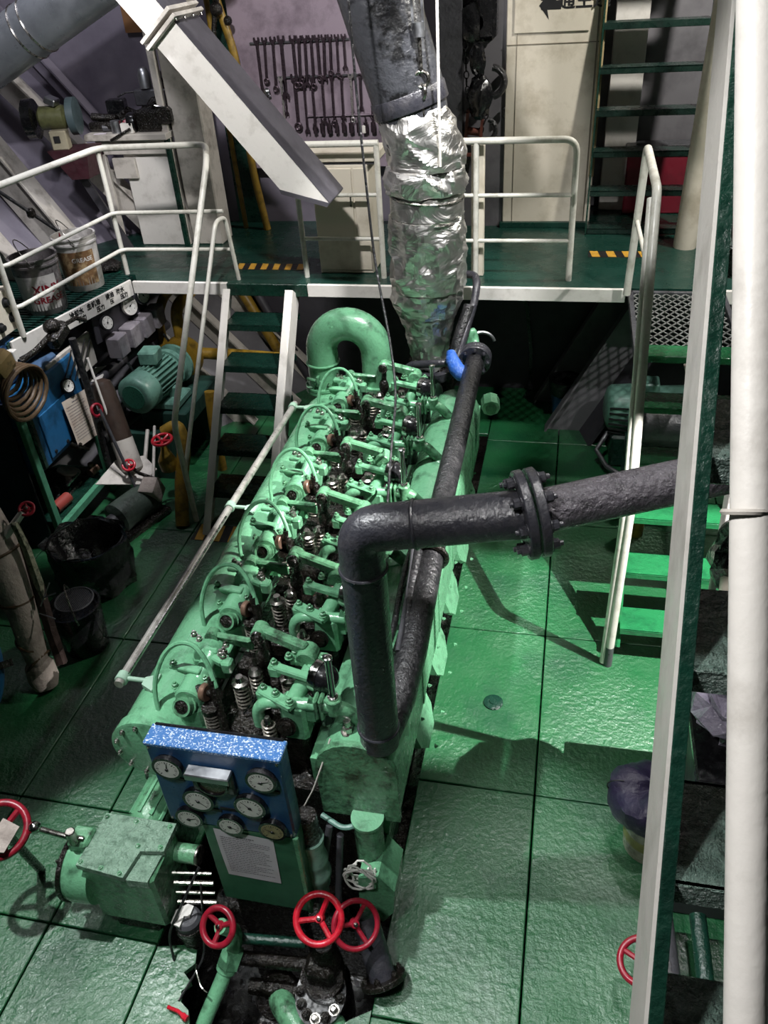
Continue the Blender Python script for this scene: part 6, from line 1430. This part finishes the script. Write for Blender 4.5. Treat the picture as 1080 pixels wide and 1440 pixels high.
sw = thing('dark_wheel_valve', (.48, 1.75, 0), 'dark red handwheel mostly hidden behind the close stairs stringer', 'valve')
handwheel((.475,1.74,.24), (-.35,-.2,.9), .085, .014, REDD, sw)
mb = MB(); mb.cyl((.48,1.745,.22), (.5,1.78,.0), .016, 10); mb.build('stem', OILY, sw)
# bags and poles behind the close treads
sh = thing('storage_crate', (.95, 2.4, 0), 'dark crate standing behind the close worn stairs', 'crate')
mb = MB(); mb.box((.62,2.1,.0), (1.4,2.9,.9), .01); mb.build('crate_body', DARKW, sh)
mb = MB(); mb.box((.61,2.09,.9), (1.41,2.91,.94), .008); mb.build('crate_lid', BLACKG, sh)
rr = random.Random(6); mb = MB(); mb.sph((.80,2.38,1.10), .22, 20, 14, (1,.9,.8)).jitter(.028, 7); solo(mb, 'film_bag', BAGW, 'crumpled grey-violet plastic film bag on the crate behind the close treads', 'bag', smooth=False)
mb = MB(); mb.tube([(.74,2.32,1.22),(.70,2.5,1.38),(.72,2.7,1.5)], .05, 12); solo(mb, 'pale_tube', CREAM, 'pale tube sticking out of the grey-violet film bag', 'tube')
mb = MB(); mb.cyl((.70,2.82,.94), (.66,2.86,2.25), .016, 12); solo(mb, 'white_pole', WHITE, 'thin white pole seen between the close treads', 'pole')
mb = MB(); mb.sph((.78,2.72,1.55), .16, 16, 12, (1,.8,1.3)).jitter(.02, 9); solo(mb, 'black_bag', PLASTIC, 'dark plastic bag with white film behind the thin white pole', 'bag', smooth=False)
mb = MB(); mb.cyl((.62,1.2,.12), (.56,2.0,.22), .05, 14); solo(mb, 'dark_conduit', GREYP, 'dark conduit on the floor under the close stairs', 'pipe')
mb = MB(); mb.cyl((.75,1.1,.10), (.72,2.0,.18), .035, 14); solo(mb, 'dark_conduit', DARKG, 'thin green conduit beside the dark one under the close stairs', 'pipe')
# ------------------------------------------------------------------ lights
def area(name, loc, target, size, power, col=(1,1,1), spread=180, sy=None):
    l = bpy.data.lights.new(name, 'AREA'); l.energy = power; l.color = col; l.size = size
    l.shape = 'RECTANGLE'; l.size_y = sy or size; l.spread = radians(spread)
    o = bpy.data.objects.new(name, l); COL.objects.link(o); o.location = loc
    o.rotation_euler = (V(target)-V(loc)).to_track_quat('-Z', 'Y').to_euler()
    return o
def spot(name, loc, target, power, angle, blend, radius, col=(1,1,1)):
    l = bpy.data.lights.new(name, 'SPOT'); l.energy = power; l.color = col
    l.spot_size = radians(angle); l.spot_blend = blend; l.shadow_soft_size = radius
    o = bpy.data.objects.new(name, l); COL.objects.link(o); o.location = loc
    o.rotation_euler = (V(target)-V(loc)).to_track_quat('-Z', 'Y').to_euler()
    return o
spot('lamp_starboard', (2.1, 2.7, 4.0), (.5, 3.4, 0), 2600, 64, .2, .010, (1, .98, .95))
# unseen baffle added around that lamp: lips cut the beam to a strip
mb = MB()
mb.box((1.3, 2.60, 3.6), (2.6, 2.64, 4.12)); mb.box((1.3, 2.63, 3.6), (2.6, 2.704, 3.612)); mb.box((1.3, 2.883, 3.6), (2.6, 2.93, 4.12)); mb.box((1.3, 2.60, 4.12), (2.6, 2.93, 4.16)); mb.box((2.56, 2.60, 3.6), (2.6, 2.93, 4.12))
struct(mb.build('trim_30', BAFFLE, None, False))
spot('lamp_starboard_aft', (2.15, 3.05, 4.0), (.45, 6.2, 1.1), 300, 30, .3, .03, (1, .98, .95))
spot('lamp_engine_front', (-2.2, 1.75, 4.8), (-.93, 1.22, 0), 860, 43, .2, .05, (.96, .99, 1))
spot('lamp_engine', (-1.5, 4.0, 4.8), (-1.2, 4.05, 1.0), 920, 31, .45, .05, (.97, 1, 1))
spot('fill_front', (-1.2, .1, 4.6), (-1.12, 1.7, .55), 280, 24, .6, .2, (.96, .99, 1))  # added fill, no fixture there: lifts the dials and notice sheet
spot('lamp_stair', (-1.25, .1, 4.88), (.3, .95, 2.6), 340, 50, .4, .12, (1, .99, .98))
spot('lamp_deck', (1.5, 6.0, 4.6), (-.5, 6.7, 2.3), 420, 100, .5, .08, (1, .97, .9))
spot('fill_foil', (.1, 3.9, 4.8), (-.95, 5.35, 1.9), 900, 32, .5, .10, (1, 1, 1))  # added spot without a fixture, brightens the foil front
spot('lamp_mid', (-1.6, 3.3, 4.85), (-2.0, 6.3, 2.5), 520, 58, .45, .08, (1, .98, .98))
spot('glare_floor_near', (.42, 4.1, 4.85), (.22, 1.75, 0), 170, 24, .8, .2, (1, 1, 1))  # added only for the glare on the nearest starboard plates
spot('glare_floor_port', (-4.2, 3.0, 4.85), (-1.95, 1.2, 0), 190, 26, .8, .2, (1, 1, 1))  # added only for the grey glare on the port floor plates
spot('fill_pipe_treads', (.45, 2.5, 4.95), (.28, 1.6, 2.2), 260, 46, .5, .10, (1, .99, .98))  # no lamp on the landing: added to light the crossing pipe and close treads
area('fill_port_corner', (-3.9, 5.9, 4.85), (-4.0, 6.8, 2.4), .5, 16, (.9, .9, 1))  # added soft light lifting the ambient level in the port corner
spot('lamp_bench', (-2.3, 4.7, 4.7), (-3.8, 5.35, 1.4), 400, 44, .4, .08, (.94, .94, 1))
spot('fill_duct', (-2.6, 3.3, 4.92), (-3.95, 6.3, 2.9), 260, 36, .6, .08, (.94, .94, 1))  # added to brighten the round duct and the violet wall behind
spot('fill_rail', (-.2, 3.4, 4.92), (.42, 5.1, 2.0), 260, 24, .6, .05, (1, 1, 1))  # added to whiten the landing handrail, no lamp on the rail
spot('fill_cabinet', (-2.1, 4.4, 4.8), (-3.55, 4.66, .95), 420, 18, .6, .08, (1, 1, 1))  # extra spot added to bring up the blue cabinet front
spot('fill_under_deck', (-2.1, 5.95, 1.38), (-2.85, 6.75, .75), 26, 84, .5, .05, (1, .97, .93))  # invented source under the deck, lights hull ribs behind the dark stairs
w = bpy.data.worlds.new('world'); SC.world = w; w.use_nodes = True
w.node_tree.nodes['Background'].inputs[0].default_value = (.8, .85, .9, 1); w.node_tree.nodes['Background'].inputs[1].default_value = .006
SC.view_settings.view_transform = 'Standard'; SC.view_settings.look = 'None'; SC.view_settings.gamma = 1
SC.view_settings.use_curve_mapping = False
SC.view_settings.exposure = 0.0
SC.cycles.max_bounces = 6
